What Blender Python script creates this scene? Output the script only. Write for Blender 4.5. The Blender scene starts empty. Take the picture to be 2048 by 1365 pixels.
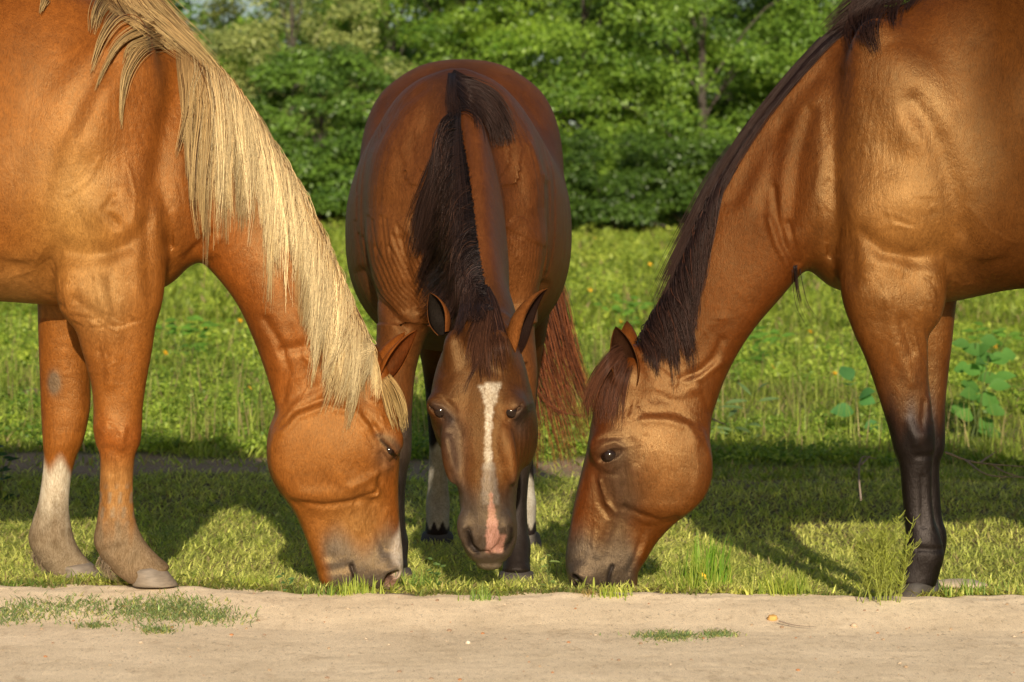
import bpy, math, random, time
import numpy as np
from mathutils import Vector
from mathutils.bvhtree import BVHTree
T0 = time.time()
random.seed(7); rng = np.random.default_rng(11)
S = bpy.context.scene; COL = S.collection
DRAFT = False
R = math.radians
# ------------------------------------------------------------------ camera, sky, sun
F_PX = 5135.0; D0 = 6.5; CAM_Z = 0.70; HOR = 620.0       # photograph is 2048 x 1365
cam_d = bpy.data.cameras.new('camera'); cam = bpy.data.objects.new('camera', cam_d); COL.objects.link(cam)
cam.location = (0, -D0, CAM_Z); cam.rotation_euler = (R(90), 0, 0)
cam_d.sensor_width = 36; cam_d.lens = 36 * F_PX / 2048; cam_d.shift_y = (HOR - 682.5) / 2048
cam_d.clip_start = 0.1; cam_d.clip_end = 500
cam_d.dof.use_dof = True; cam_d.dof.focus_distance = 6.55; cam_d.dof.aperture_fstop = 6.6
S.camera = cam
SUN_EL = 17.0; SUN_DX = -0.07                             # low evening sun behind the camera, a little to its right
W = bpy.data.worlds.new('World'); S.world = W; W.use_nodes = True
wn = W.node_tree.nodes; wl = W.node_tree.links
for n in list(wn): wn.remove(n)
wo = wn.new('ShaderNodeOutputWorld'); wb = wn.new('ShaderNodeBackground'); ws = wn.new('ShaderNodeTexSky')
ws.sky_type = 'NISHITA'; ws.sun_disc = False; ws.sun_elevation = R(SUN_EL)
sdir = Vector((-SUN_DX, -1.0, math.tan(R(SUN_EL)))).normalized()   # towards the sun
ws.sun_rotation = math.atan2(sdir.x, sdir.y)
ws.air_density = 1.2; ws.dust_density = 2.0; ws.ozone_density = 1.0
wb.inputs['Strength'].default_value = 0.068
wl.new(ws.outputs[0], wb.inputs[0]); wl.new(wb.outputs[0], wo.inputs[0])
sd = bpy.data.lights.new('sun', 'SUN'); so = bpy.data.objects.new('sun', sd); COL.objects.link(so)
sd.energy = 5.0; sd.angle = R(0.6); sd.color = (1.0, 0.88, 0.70)
so.rotation_euler = (-sdir).to_track_quat('-Z', 'Y').to_euler()
S.view_settings.view_transform = 'Standard'; S.view_settings.look = 'None'
S.view_settings.exposure = 0.41; S.view_settings.gamma = 1.0
S.cycles.max_bounces = 6; S.cycles.transparent_max_bounces = 12
# ------------------------------------------------------------------ helpers
def PX(x, d=0.0): return (x - 1024.0) * (D0 + d) / F_PX
def PZ(y, d=0.0): return CAM_Z - (y - HOR) * (D0 + d) / F_PX
def ss(a, b, x):
    t = np.clip((x - a) / (b - a), 0, 1); return t * t * (3 - 2 * t)
def gr(x, y, n=0):
    """ground height of the meadow, metres (numpy)"""
    x = np.asarray(x, float); y = np.asarray(y, float)
    h = np.zeros_like(x + y)
    dip = 0.085 + 0.040 * ss(0.2, 1.0, x); e = .9 - .5 * ss(0.3, .9, x)
    h = h - dip * ss(-0.02, 1, y / e) * (1 - 0.25 * ss(0.6, -1.2, x))
    h = h + 0.115 * ss(2.2, 3.9, y) + 0.060 * np.maximum(y - 3.2, 0) * ss(3.0, 7.0, y)
    h = h + 0.012 * np.sin(x * 2.1 + y * 1.3) * ss(0.3, 1.5, y) + 0.03 * np.sin(x * .7 + 1) * np.sin(y * .5) * ss(3, 8, y)
    h = h + (-.021 * ss(-.85, -.45, x) - .006 * ss(.4, .9, x)) * ss(.8, .1, y) + .0022 * np.exp(-((y + .02) / .09) ** 2) * (np.sin(x * 11 + y * 20) + np.sin(x * 27 + 2 * np.sin(y * 30)) + .6 * np.sin(x * 61))
    h = h - 0.030 * ss(-0.10, -0.55, y) - 0.012 * ss(-0.5, -3.0, y)
    h = h + 0.004 * np.exp(-((y + 0.06) / 0.07) ** 2) * (1 + .8 * np.sin(x * 5.3) * np.sin(x * 2.1 + 1))
    return h
def mesh_np(name, V, F, mat=None, parent=None, attrs=None, smooth=True, mats=None, midx=None):
    V = np.asarray(V, np.float32); F = np.asarray(F, np.int32)
    me = bpy.data.meshes.new(name); k = F.shape[1]
    me.vertices.add(len(V)); me.vertices.foreach_set('co', V.ravel())
    me.loops.add(F.size); me.loops.foreach_set('vertex_index', F.ravel())
    me.polygons.add(len(F)); me.polygons.foreach_set('loop_start', np.arange(0, F.size, k, dtype=np.int32))
    me.polygons.foreach_set('loop_total', np.full(len(F), k, np.int32))
    if smooth: me.polygons.foreach_set('use_smooth', np.ones(len(F), bool))
    for m in (mats or ([mat] if mat else [])): me.materials.append(m)
    if midx is not None: me.polygons.foreach_set('material_index', np.asarray(midx, np.int32))
    me.update(calc_edges=True); me.validate()
    for an, av in (attrs or {}).items():
        av = np.asarray(av, np.float32)
        if av.ndim == 1:
            a = me.attributes.new(an, 'FLOAT', 'POINT'); a.data.foreach_set('value', av)
        else:
            a = me.attributes.new(an, 'FLOAT_COLOR', 'POINT')
            if av.shape[1] == 3: av = np.concatenate([av, np.ones((len(av), 1), np.float32)], 1)
            a.data.foreach_set('color', av.ravel())
    o = bpy.data.objects.new(name, me); COL.objects.link(o)
    if parent is not None:
        o.parent = parent; o.matrix_parent_inverse = parent.matrix_world.inverted()
    return o
def tag(o, label=None, cat=None, group=None, kind=None):
    if label: o['label'] = label
    if cat: o['category'] = cat
    if group: o['group'] = group
    if kind: o['kind'] = kind
    return o
def empty(name, loc, label, cat, group=None):
    o = bpy.data.objects.new(name, None); COL.objects.link(o); o.location = loc
    o.empty_display_size = .1; bpy.context.view_layer.update()
    return tag(o, label, cat, group)
class Acc:
    """collects pieces of ONE part's mesh (quads)"""
    def __init__(s): s.V = []; s.F = []; s.C = []; s.n = 0
    def add(s, V, F, C=None):
        V = np.asarray(V, float); F = np.asarray(F, int); s.V.append(V); s.F.append(F + s.n); s.n += len(V)
        if C is not None:
            C = np.asarray(C, float)
            if C.ndim == 1: C = np.tile(C, (len(V), 1))
            s.C.append(C)
    def obj(s, name, mat, parent=None, smooth=True):
        at = {'col': np.concatenate(s.C)} if s.C else None
        return mesh_np(name, np.concatenate(s.V), np.concatenate(s.F), mat, parent, at, smooth)
def strands(P, rad, ns=3, taper=0.25, col=None):
    """P: (N,K,3) paths -> tubes.  rad: (N,) root radius.  returns V,F,(C)"""
    N, K, _ = P.shape
    T = np.gradient(P, axis=1); T /= np.linalg.norm(T, axis=2, keepdims=True) + 1e-9
    ref = np.array([0.31, -0.9, 0.3]); A = np.cross(T, ref); A /= np.linalg.norm(A, axis=2, keepdims=True) + 1e-9
    B = np.cross(T, A)
    t = np.linspace(0, 1, K); prof = (1 - (1 - taper) * t ** 1.5)
    r = rad[:, None] * prof[None]
    ang = np.arange(ns) * 2 * math.pi / ns
    V = P[:, :, None, :] + r[:, :, None, None] * (np.cos(ang)[None, None, :, None] * A[:, :, None, :] + np.sin(ang)[None, None, :, None] * B[:, :, None, :])
    V = V.reshape(-1, 3)
    idx = np.arange(N * K * ns).reshape(N, K, ns)
    a = idx[:, :-1, :]; b = idx[:, 1:, :]
    F = np.stack([a, np.roll(a, -1, 2), np.roll(b, -1, 2), b], -1).reshape(-1, 4)
    C = None
    if col is not None:
        if col.ndim == 2: col = np.repeat(col[:, None, :], K, 1)
        C = np.repeat(col[:, :, None, :], ns, 2).reshape(-1, 3)
    return V, F, C
# --- materials
def nt(name):
    m = bpy.data.materials.new(name); m.use_nodes = True
    N = m.node_tree.nodes; L = m.node_tree.links
    return m, N, L, N['Principled BSDF']
def nz(N, L, scale, detail=4, rough=.6, vec=None, dist=0):
    n = N.new('ShaderNodeTexNoise'); n.inputs['Scale'].default_value = scale; n.inputs['Detail'].default_value = detail
    n.inputs['Roughness'].default_value = rough; n.inputs['Distortion'].default_value = dist
    if vec is not None: L.new(vec, n.inputs['Vector'])
    return n
def ramp(N, L, fac, stops):
    r = N.new('ShaderNodeValToRGB'); e = r.color_ramp.elements
    while len(e) < len(stops): e.new(.5)
    for el, (p, c) in zip(e, stops): el.position = p; el.color = (*c, 1) if len(c) == 3 else c
    L.new(fac, r.inputs[0]); return r
def mixc(N, L, fac, a, b, mode='MIX'):
    m = N.new('ShaderNodeMix'); m.data_type = 'RGBA'; m.blend_type = mode
    for sock, v in ((m.inputs[0], fac), (m.inputs[6], a), (m.inputs[7], b)):
        if isinstance(v, (int, float)): sock.default_value = v
        elif isinstance(v, tuple): sock.default_value = (*v, 1)
        else: L.new(v, sock)
    return m.outputs[2]
def bump(N, L, h, strength, dist, nrm=None):
    b = N.new('ShaderNodeBump'); b.inputs['Strength'].default_value = strength; b.inputs['Distance'].default_value = dist
    L.new(h, b.inputs['Height'])
    if nrm is not None: L.new(nrm, b.inputs['Normal'])
    return b.outputs[0]
def coat_mat(name, rough=.46, vscale=1.0):
    m, N, L, P = nt(name)
    a = N.new('ShaderNodeAttribute'); a.attribute_name = 'col'
    rg = N.new('ShaderNodeAttribute'); rg.attribute_name = 'gloss'
    tc = N.new('ShaderNodeTexCoord')
    big = nz(N, L, 6, 5, .6, tc.outputs['Object'])
    wob = nz(N, L, 3.5, 2, .5, tc.outputs['Object'])                 # the lie of the hair wanders over the body
    mp = N.new('ShaderNodeMapping'); mp.inputs['Scale'].default_value = (1, 1, .34); L.new(tc.outputs['Object'], mp.inputs[0])
    sc = N.new('ShaderNodeVectorMath'); sc.operation = 'MULTIPLY_ADD'; sc.inputs[1].default_value = (.10, .10, .10)
    L.new(wob.outputs[1], sc.inputs[0]); L.new(mp.outputs[0], sc.inputs[2])
    fine = nz(N, L, 330, 4, .75, sc.outputs[0]); mid = nz(N, L, 85, 5, .7, sc.outputs[0]); soft = nz(N, L, 22, 4, .6, tc.outputs['Object'])
    dust = nz(N, L, 330, 2, .5, tc.outputs['Object'])
    r1 = ramp(N, L, big.outputs[0], [(.3, (.78, .74, .70)), (.7, (1.14, 1.14, 1.12))])
    r2 = ramp(N, L, fine.outputs[0], [(.33, (.66, .62, .56)), (.5, (1, 1, 1)), (.67, (1.30, 1.34, 1.40))])
    r3 = ramp(N, L, mid.outputs[0], [(.32, (.82, .79, .74)), (.68, (1.14, 1.16, 1.18))])
    r5 = ramp(N, L, soft.outputs[0], [(.35, (.90, .88, .86)), (.65, (1.06, 1.07, 1.08))])
    c = mixc(N, L, 1.0, a.outputs['Color'], r1.outputs[0], 'MULTIPLY')
    for r in (r2, r3, r5): c = mixc(N, L, 1.0, c, r.outputs[0], 'MULTIPLY')
    r4 = ramp(N, L, dust.outputs[0], [(.69, (0, 0, 0)), (.80, (.13, .13, .13))])
    c = mixc(N, L, r4.outputs[0], c, (.40, .28, .18))
    c = mixc(N, L, 1.0, c, (vscale, vscale * .97, vscale * .90), 'MULTIPLY')
    L.new(c, P.inputs['Base Color'])
    mr = N.new('ShaderNodeMapRange'); mr.inputs[3].default_value = rough + .06; mr.inputs[4].default_value = rough - .21
    L.new(rg.outputs['Fac'], mr.inputs[0])
    ad = N.new('ShaderNodeMath'); ad.operation = 'MULTIPLY_ADD'; ad.inputs[1].default_value = .20
    L.new(mid.outputs[0], ad.inputs[0]); L.new(mr.outputs[0], ad.inputs[2]); L.new(ad.outputs[0], P.inputs['Roughness'])
    ms = N.new('ShaderNodeMapRange'); ms.inputs[3].default_value = .10; ms.inputs[4].default_value = .78; L.new(rg.outputs['Fac'], ms.inputs[0]); L.new(ms.outputs[0], P.inputs['Specular IOR Level'])
    sx = N.new('ShaderNodeSeparateColor'); L.new(a.outputs['Color'], sx.inputs[0]); mt = N.new('ShaderNodeMapRange'); mt.inputs[1].default_value = .03; mt.inputs[2].default_value = .12; L.new(sx.outputs[0], mt.inputs[0])
    L.new(mixc(N, L, mt.outputs[0], (.50, .44, .42), (1, .66, .30)), P.inputs['Specular Tint'])   # black hair shines neutral, red hair shines red
    b0 = bump(N, L, soft.outputs[0], .25, .010); b1 = bump(N, L, fine.outputs[0], .50, .0024, b0); b2 = bump(N, L, mid.outputs[0], .34, .0042, b1)
    L.new(b2, P.inputs['Normal'])
    return m
def hair_mat(name, rough=.38, spec=.5, tint=(1, 1, 1)):
    m, N, L, P = nt(name); P.inputs['Specular Tint'].default_value = (*tint, 1)
    a = N.new('ShaderNodeAttribute'); a.attribute_name = 'col'
    L.new(a.outputs['Color'], P.inputs['Base Color']); P.inputs['Roughness'].default_value = rough
    P.inputs['Specular IOR Level'].default_value = spec
    return m
# ------------------------------------------------------------------ implicit body engine
def cr(A, n):
    """Catmull-Rom resample of rows"""
    A = np.asarray(A, float); m = len(A)
    seg = np.r_[0, np.cumsum(np.linalg.norm(np.diff((A[:, :2] + A[:, 2:4]) / 2, axis=0), axis=1) + .25 * np.linalg.norm(np.diff(A[:, :4], axis=0), axis=1))]
    u = np.linspace(0, seg[-1], n); i = np.clip(np.searchsorted(seg, u, side='right') - 1, 0, m - 2)
    t = ((u - seg[i]) / (seg[i + 1] - seg[i]))[:, None]
    P = np.vstack([2 * A[0] - A[1], A, 2 * A[-1] - A[-2]]); p0, p1, p2, p3 = P[i], P[i + 1], P[i + 2], P[i + 3]
    return .5 * (2 * p1 + (p2 - p0) * t + (2 * p0 - 5 * p1 + 4 * p2 - p3) * t * t + (-p0 + 3 * p1 - 3 * p2 + p3) * t ** 3)
class Field:
    def __init__(s, xs, ys, zs):
        s.xs, s.ys, s.zs = (np.asarray(v, np.float32) for v in (xs, ys, zs))
        s.F = np.full((len(xs), len(ys), len(zs)), 0.5, np.float32)
    def part(s, st, n=140, lam=.35, k=.03, pw=2.2, pad=.09, sub=False, lam_end=None):
        """st rows: topx,topz,botx,botz,halfwidth,ycentre,taper (metres) lofted ellipses, smooth-unioned in"""
        D = cr(st, n)
        T = D[:, 0:2]; Bt = D[:, 2:4]; c = (T + Bt) / 2; a = T - Bt; h = np.linalg.norm(a, axis=1) / 2
        a = a / (2 * h[:, None]); nn = np.stack([a[:, 1], -a[:, 0]], 1); w = np.maximum(D[:, 4], .004); yc = D[:, 5]; tp = D[:, 6]
        la = lam * h
        if lam_end: la[0] = la[-1] = lam_end
        x0, x1 = min(T[:, 0].min(), Bt[:, 0].min()) - pad, max(T[:, 0].max(), Bt[:, 0].max()) + pad
        z0, z1 = min(T[:, 1].min(), Bt[:, 1].min()) - pad, max(T[:, 1].max(), Bt[:, 1].max()) + pad
        y0, y1 = (yc - w).min() - pad, (yc + w).max() + pad
        ix = np.where((s.xs >= x0) & (s.xs <= x1))[0]; iz = np.where((s.zs >= z0) & (s.zs <= z1))[0]; iy = np.where((s.ys >= y0) & (s.ys <= y1))[0]
        X, Z = np.meshgrid(s.xs[ix], s.zs[iz], indexing='ij')
        best = np.full(X.shape, 1e9, np.float32); Bk = np.zeros_like(best); W2 = np.ones_like(best); Y2 = np.zeros_like(best); Vv = np.zeros_like(best)
        for j in range(n):
            dx = X - np.float32(c[j, 0]); dz = Z - np.float32(c[j, 1])
            v = (dx * a[j, 0] + dz * a[j, 1]) / h[j]; t = (dx * nn[j, 0] + dz * nn[j, 1]) / la[j]
            A = v * v + t * t; m = A < best
            best = np.where(m, A, best); Bk = np.where(m, (v / h[j]) ** 2 + (t / la[j]) ** 2, Bk)
            W2 = np.where(m, w[j] * (1 + tp[j] * np.clip(v, -1, 1)), W2); Y2 = np.where(m, yc[j], Y2)
        Y = s.ys[iy][None, :, None]
        yy = np.abs(Y - Y2[:, None, :]) / W2[:, None, :]
        A3 = best[:, None, :]; yy = yy.astype(np.float32); Bk = Bk.astype(np.float32); W2 = W2.astype(np.float32)
        k0 = (np.maximum(A3, 1e-9) ** (pw / 2) + yy ** pw) ** (1 / pw)
        k1 = np.sqrt(Bk[:, None, :] + (yy / W2[:, None, :]) ** 2) + 1e-5
        d = (k0 - 1) * k0 / k1
        d = np.minimum(d, 0.4).astype(np.float32)
        sl = np.ix_(ix, iy, iz); f = s.F[sl]
        if sub:
            hh = np.clip(.5 + .5 * (d + f) / k, 0, 1); g = -d; r = np.maximum(f, g) + k * hh * (1 - hh) * 0
            hh = np.clip(.5 - .5 * (f + d) / k, 0, 1); r = f * (1 - hh) - d * hh + k * hh * (1 - hh)
        else:
            hh = np.clip(.5 + .5 * (f - d) / k, 0, 1); r = f * (1 - hh) + d * hh - k * hh * (1 - hh)
        s.F[sl] = r.astype(np.float32)
    def ball(s, x, y, z, rx, ry, rz, k=.03, rot=0, sub=False):
        c, sn = math.cos(rot), math.sin(rot); rr = max(rx, rz)
        s.part_ball(x, y, z, rx, ry, rz, k, c, sn, rr, sub)
    def part_ball(s, x, y, z, rx, ry, rz, k, c, sn, rr, sub):
        p = 2.2 * k + .03 + .25 * max(ry, rr) * (not sub)
        ix = np.where(np.abs(s.xs - x) <= rr + p)[0]; iy = np.where(np.abs(s.ys - y) <= ry + p)[0]; iz = np.where(np.abs(s.zs - z) <= rr + p)[0]
        if not (len(ix) and len(iy) and len(iz)): return
        X = s.xs[ix][:, None, None] - x; Y = s.ys[iy][None, :, None] - y; Z = s.zs[iz][None, None, :] - z
        U = X * c + Z * sn; V = -X * sn + Z * c
        k0 = np.sqrt((U / rx) ** 2 + (Y / ry) ** 2 + (V / rz) ** 2); k1 = np.sqrt((U / rx ** 2) ** 2 + (Y / ry ** 2) ** 2 + (V / rz ** 2) ** 2) + 1e-5
        d = (k0 * (k0 - 1) / k1).astype(np.float32); sl = np.ix_(ix, iy, iz); f = s.F[sl]
        if sub:
            hh = np.clip(.5 - .5 * (f + d) / k, 0, 1); r = f * (1 - hh) - d * hh + k * hh * (1 - hh)
        else:
            hh = np.clip(.5 + .5 * (f - d) / k, 0, 1); r = f * (1 - hh) + d * hh - k * hh * (1 - hh)
        s.F[sl] = r
    def slot(s, pts, r, k=.004, depth=1.0):
        """carve an opening along points (x, y, z); r = radius at ends and middle"""
        pts = np.asarray(pts, float); n = 9; t = np.linspace(0, len(pts) - 1, n)
        for q in t:
            i = min(int(q), len(pts) - 2); p = pts[i] + (pts[i + 1] - pts[i]) * (q - i); u = q / (len(pts) - 1); rr = r[0] + (r[1] - r[0]) * math.sin(math.pi * u) ** .8
            s.ball(p[0], p[1], p[2], rr, rr * depth, rr, k, 0, True)
    def surf(s, x, z, sg):
        """lateral position of the hide at (x, z) on side sg"""
        i = int(np.argmin(abs(s.xs - x))); k = int(np.argmin(abs(s.zs - z))); c = s.F[i, :, k]; j = np.where(c < 0)[0]
        if not len(j): return 0.0
        j = j[-1] if sg > 0 else j[0]; j2 = j + (1 if sg > 0 else -1); f0, f1 = c[j], c[j2]; return float(s.ys[j] + (s.ys[j2] - s.ys[j]) * f0 / (f0 - f1))
    def front(s, y, z):
        j = int(np.argmin(abs(s.ys - y))); k = int(np.argmin(abs(s.zs - z))); c = s.F[:, j, k]; i = np.where(c < 0)[0]
        return float(s.xs[i[0]]) if len(i) else 0.0
    def mesh(s):
        F = s.F; nx, ny, nz = F.shape; neg = F < 0
        cnt = np.zeros((nx - 1, ny - 1, nz - 1), np.uint8)
        for i in (0, 1):
            for j in (0, 1):
                for k in (0, 1): cnt += neg[i:nx - 1 + i, j:ny - 1 + j, k:nz - 1 + k]
        act = np.argwhere((cnt > 0) & (cnt < 8)); vid = np.full(cnt.shape, -1, np.int32)
        vid[act[:, 0], act[:, 1], act[:, 2]] = np.arange(len(act))
        i, j, k = act.T; acc = np.zeros((len(act), 3)); num = np.zeros(len(act)); ax = (s.xs, s.ys, s.zs)
        corners = [(a, b, c) for a in (0, 1) for b in (0, 1) for c in (0, 1)]
        for p in corners:
            for d in range(3):
                if p[d]: continue
                q = list(p); q[d] = 1
                f0 = F[i + p[0], j + p[1], k + p[2]]; f1 = F[i + q[0], j + q[1], k + q[2]]
                m = (f0 < 0) != (f1 < 0); t = np.where(m, f0 / (f0 - f1 + 1e-20), 0)
                pos = np.stack([ax[0][i + p[0]], ax[1][j + p[1]], ax[2][k + p[2]]], 1).astype(float)
                pos[:, d] += t * (ax[d][act[:, d] + 1] - ax[d][act[:, d]])
                acc[m] += pos[m]; num[m] += 1
        V = acc / num[:, None]; Fs = []
        for d in range(3):
            o = [(1, 2), (2, 0), (0, 1)][d]
            a0 = [slice(0, -1) if e == d else slice(1, -1) for e in range(3)]; a1 = list(a0); a1[d] = slice(1, None)
            n0 = neg[tuple(a0)]; n1 = neg[tuple(a1)]
            E = np.argwhere(n0 != n1)
            if not len(E): continue
            fl = n0[tuple(E.T)]
            base = E.copy()
            for e in range(3):
                if e != d: base[:, e] += 1
            qs = []
            for du, dv in ((-1, -1), (0, -1), (0, 0), (-1, 0)):
                c = base.copy(); c[:, o[0]] += du; c[:, o[1]] += dv; qs.append(vid[c[:, 0], c[:, 1], c[:, 2]])
            Q = np.stack(qs, 1); Q[~fl] = Q[~fl][:, ::-1]; Fs.append(Q)
        Fa = np.concatenate(Fs); Fa = Fa[(Fa >= 0).all(1)]
        return V, Fa
def vnorm(V, F):
    n = np.cross(V[F[:, 2]] - V[F[:, 0]], V[F[:, 3]] - V[F[:, 1]]); N = np.zeros_like(V)
    for c in range(4): 
        for a in range(3): N[:, a] += np.bincount(F[:, c], n[:, a], len(V))
    return N / (np.linalg.norm(N, axis=1, keepdims=True) + 1e-12)
def smooth(V, F, it=2, lam=.5, mask=None):
    E = np.concatenate([F[:, [0, 1]], F[:, [1, 2]], F[:, [2, 3]], F[:, [3, 0]]]); E = np.concatenate([E, E[:, ::-1]])
    deg = np.bincount(E[:, 0], minlength=len(V))[:, None]
    for _ in range(it):
        for l in (lam, -lam * 1.03) if mask is None else (lam,):
            A = np.stack([np.bincount(E[:, 0], V[E[:, 1], a], len(V)) for a in range(3)], 1) / deg
            V = V + l * (A - V) * (1 if mask is None else mask[:, None])
    return V
def axis(segs):
    """segs: [(start, step), ..., (end, None)]"""
    out = []
    for (a, st), (b, _) in zip(segs[:-1], segs[1:]):
        n = max(1, int(round((b - a) / st))); out.append(np.linspace(a, b, n, endpoint=False))
    return np.r_[np.concatenate(out), segs[-1][0]]
# ------------------------------------------------------------------ horse helpers
def polydist(P, line):
    d = np.full(len(P), 1e9)
    L = np.asarray(line, float)
    for a, b in zip(L[:-1], L[1:]):
        ab = b - a; t = np.clip(((P - a) @ ab) / (ab @ ab + 1e-12), 0, 1)
        d = np.minimum(d, np.linalg.norm(P - (a + t[:, None] * ab), axis=1))
    return d
def carve(V, N, P, feats, lat, scale=1.0):
    """feats: (points, width, amount_mm[, side]) ridges (+) and grooves (-) pushed along the normals; P are 2-D coordinates"""
    D = np.zeros(len(V))
    for f in feats:
        pts, w, amt = f[:3]; side = f[3] if len(f) > 3 else 0
        m = np.ones(len(V)) if not side else (np.sign(V[:, 1]) == side)
        P0 = np.asarray(pts, float)
        sel = np.where((P[:, 0] > P0[:, 0].min() - 3 * w) & (P[:, 0] < P0[:, 0].max() + 3 * w) & (P[:, 1] > P0[:, 1].min() - 3 * w) & (P[:, 1] < P0[:, 1].max() + 3 * w))[0]
        if not len(sel): continue
        if len(P0) == 1: d = np.linalg.norm(P[sel] - P0[0], axis=1)
        else: d = polydist(P[sel], P0)
        D[sel] += amt * .001 * np.exp(-(d / w) ** 2) * m[sel]
    return V + N * (D * lat * scale)[:, None]
def veins(which):
    g = np.random.default_rng(3 if which == 'c' else 4); out = []
    def v(pts, w=2.4, a=1.6, side=-1):
        c = np.asarray(pts, float); q = []
        for p0, p1 in zip(c[:-1], c[1:]):
            for t in (0, .33, .66): q.append(p0 + (p1 - p0) * t + g.normal(0, 2.2, 2))
        q.append(c[-1]); out.append((q, w, a, side))
    if which == 'c':
        for p in ([(215, 560), (235, 610), (225, 670), (245, 740)], [(270, 600), (262, 660), (240, 700)], [(180, 640), (205, 655), (235, 650), (262, 662)], [(110, 640), (125, 700), (112, 740)], [(230, 830), (262, 842), (270, 870)],
                  [(215, 845), (235, 860), (232, 892)], [(700, 1000), (690, 1030), (702, 1060)], [(735, 1010), (720, 1040), (730, 1080)], [(640, 1020), (655, 1060)], [(600, 700), (615, 740), (600, 790)], [(160, 400), (200, 380), (230, 330)],
                  [(120, 470), (170, 450), (210, 400)], [(280, 340), (300, 400), (290, 450)], [(560, 560), (585, 600), (600, 640)], [(40, 560), (90, 540), (120, 500)], [(755, 830), (760, 860)], [(712, 860), (730, 890)], [(205, 960), (208, 1040)], [(225, 960), (232, 1000), (228, 1050)]): v(p)
        for i in range(9): x = 172 + i * 13 + g.normal(0, 2); v([(x, 632 + g.normal(0, 5)), (x + 12, 640 + g.normal(0, 5)), (x + 24, 636 + g.normal(0, 5))], 2.2, -1.4)
    else:
        for p in ([(1740, 560), (1755, 620), (1745, 680)], [(1770, 590), (1800, 640), (1808, 700), (1830, 735)], [(1810, 640), (1838, 700), (1850, 740)], [(1770, 440), (1790, 452), (1822, 440), (1838, 418)], [(1745, 430), (1760, 455), (1800, 470)], [(1800, 395), (1830, 400)],
                  [(1200, 960), (1210, 1000), (1230, 1020)], [(1190, 1040), (1182, 1080), (1190, 1110)], [(1225, 1040), (1215, 1075)], [(1290, 1050), (1280, 1080)], [(1330, 700), (1350, 740), (1345, 775)], [(1405, 660), (1420, 700)],
                  [(1830, 790), (1836, 830), (1852, 845), (1856, 880)], [(1846, 770), (1852, 810), (1848, 850)], [(1830, 600), (1845, 640)], [(1900, 420), (1950, 470), (2000, 490)], [(1880, 560), (1930, 570)], [(1560, 480), (1580, 520)]): v(p, 2.4, 1.8)
        for i in range(8): y = 555 + i * 9; v([(1822 + i * 2, y), (1845, y + 8), (1862 - i, y + 20)], 2.6, -1.8)
    return out
def ear(base, tip, W, opn, thick=.004, nu=22, nv=17, phi=(2.2, 1.15), bend=0.0):
    base = np.asarray(base, float); tip = np.asarray(tip, float); ax = tip - base; ln = np.linalg.norm(ax); ax /= ln
    opn = np.asarray(opn, float); opn -= ax * (opn @ ax); opn /= np.linalg.norm(opn); side = np.cross(ax, opn)
    V = []; inner = []
    for layer in (0, 1):
        for i in range(nu):
            u = i / (nu - 1)
            prof = (.50 + .50 * math.sin(min(u / .42, 1) * math.pi / 2)) * max(1 - ((max(u - .38, 0)) / .62) ** 2.1, 0.0) ** .8
            r = max(W * prof - layer * thick, .0008)
            Ph = phi[0] + (phi[1] - phi[0]) * (u ** .8)
            c = base + ax * ln * u + opn * (math.sin(u * math.pi) * bend) 
            for j in range(nv):
                f = -Ph + 2 * Ph * j / (nv - 1)
                V.append(c + r * (math.sin(f) * side * .80 - math.cos(f) * opn * .9) + opn * .55 * W * (1 - .2 * u))
                inner.append(layer)
    V = np.array(V); n1 = nu * nv; F = []
    for i in range(nu - 1):
        for j in range(nv - 1):
            a = i * nv + j; F.append((a, a + 1, a + nv + 1, a + nv)); F.append((n1 + a, n1 + a + nv, n1 + a + nv + 1, n1 + a + 1))
        for j in (0, nv - 1):
            a = i * nv + j; F.append((a, a + nv, n1 + a + nv, n1 + a))
    for j in range(nv - 1):
        a = (nu - 1) * nv + j; F.append((a, a + 1, n1 + a + 1, n1 + a))
    return V, np.array(F), np.array(inner, float)
def lids(c, n, u, a, b, rad=.006, open_=1.0, proud=.0):
    """almond rim round an eye. c centre, n outward, u long axis, a/b half sizes"""
    c, n, u = (np.asarray(q, float) for q in (c, n, u)); n /= np.linalg.norm(n); u -= n * (u @ n); u /= np.linalg.norm(u); v = np.cross(n, u)
    K = 40; t = np.linspace(0, 2 * math.pi, K, endpoint=False)
    x = a * np.cos(t); y = b * open_ * np.sign(np.sin(t)) * np.abs(np.sin(t)) ** 1.25
    C = c + x[:, None] * u + y[:, None] * v + n * (proud + .35 * a * (1 - (x / a) ** 2) * .6)[:, None]
    V = []; ns = 8
    for i in range(K):
        tg = C[(i + 1) % K] - C[i - 1]; tg /= np.linalg.norm(tg); b1 = np.cross(tg, n); b1 /= np.linalg.norm(b1); b2 = np.cross(tg, b1)
        rr = rad * (1.35 if y[i] > 0 else .9)
        for q in range(ns):
            f = q * 2 * math.pi / ns; V.append(C[i] + rr * (1.5 * math.cos(f) * b1 + math.sin(f) * b2))
    F = [(i * ns + q, i * ns + (q + 1) % ns, ((i + 1) % K) * ns + (q + 1) % ns, ((i + 1) % K) * ns + q) for i in range(K) for q in range(ns)]
    return np.array(V), np.array(F)
def uv_ball(c, r, nu=24, nv=16, sc=(1, 1, 1)):
    th = np.linspace(0, math.pi, nv); ph = np.linspace(0, 2 * math.pi, nu, endpoint=False)
    V = np.array([[math.sin(t) * math.cos(p), math.sin(t) * math.sin(p), math.cos(t)] for t in th for p in ph]) * r * np.array(sc) + np.asarray(c, float)
    F = np.array([(i * nu + j, i * nu + (j + 1) % nu, (i + 1) * nu + (j + 1) % nu, (i + 1) * nu + j) for i in range(nv - 1) for j in range(nu)])
    return V, F
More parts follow.
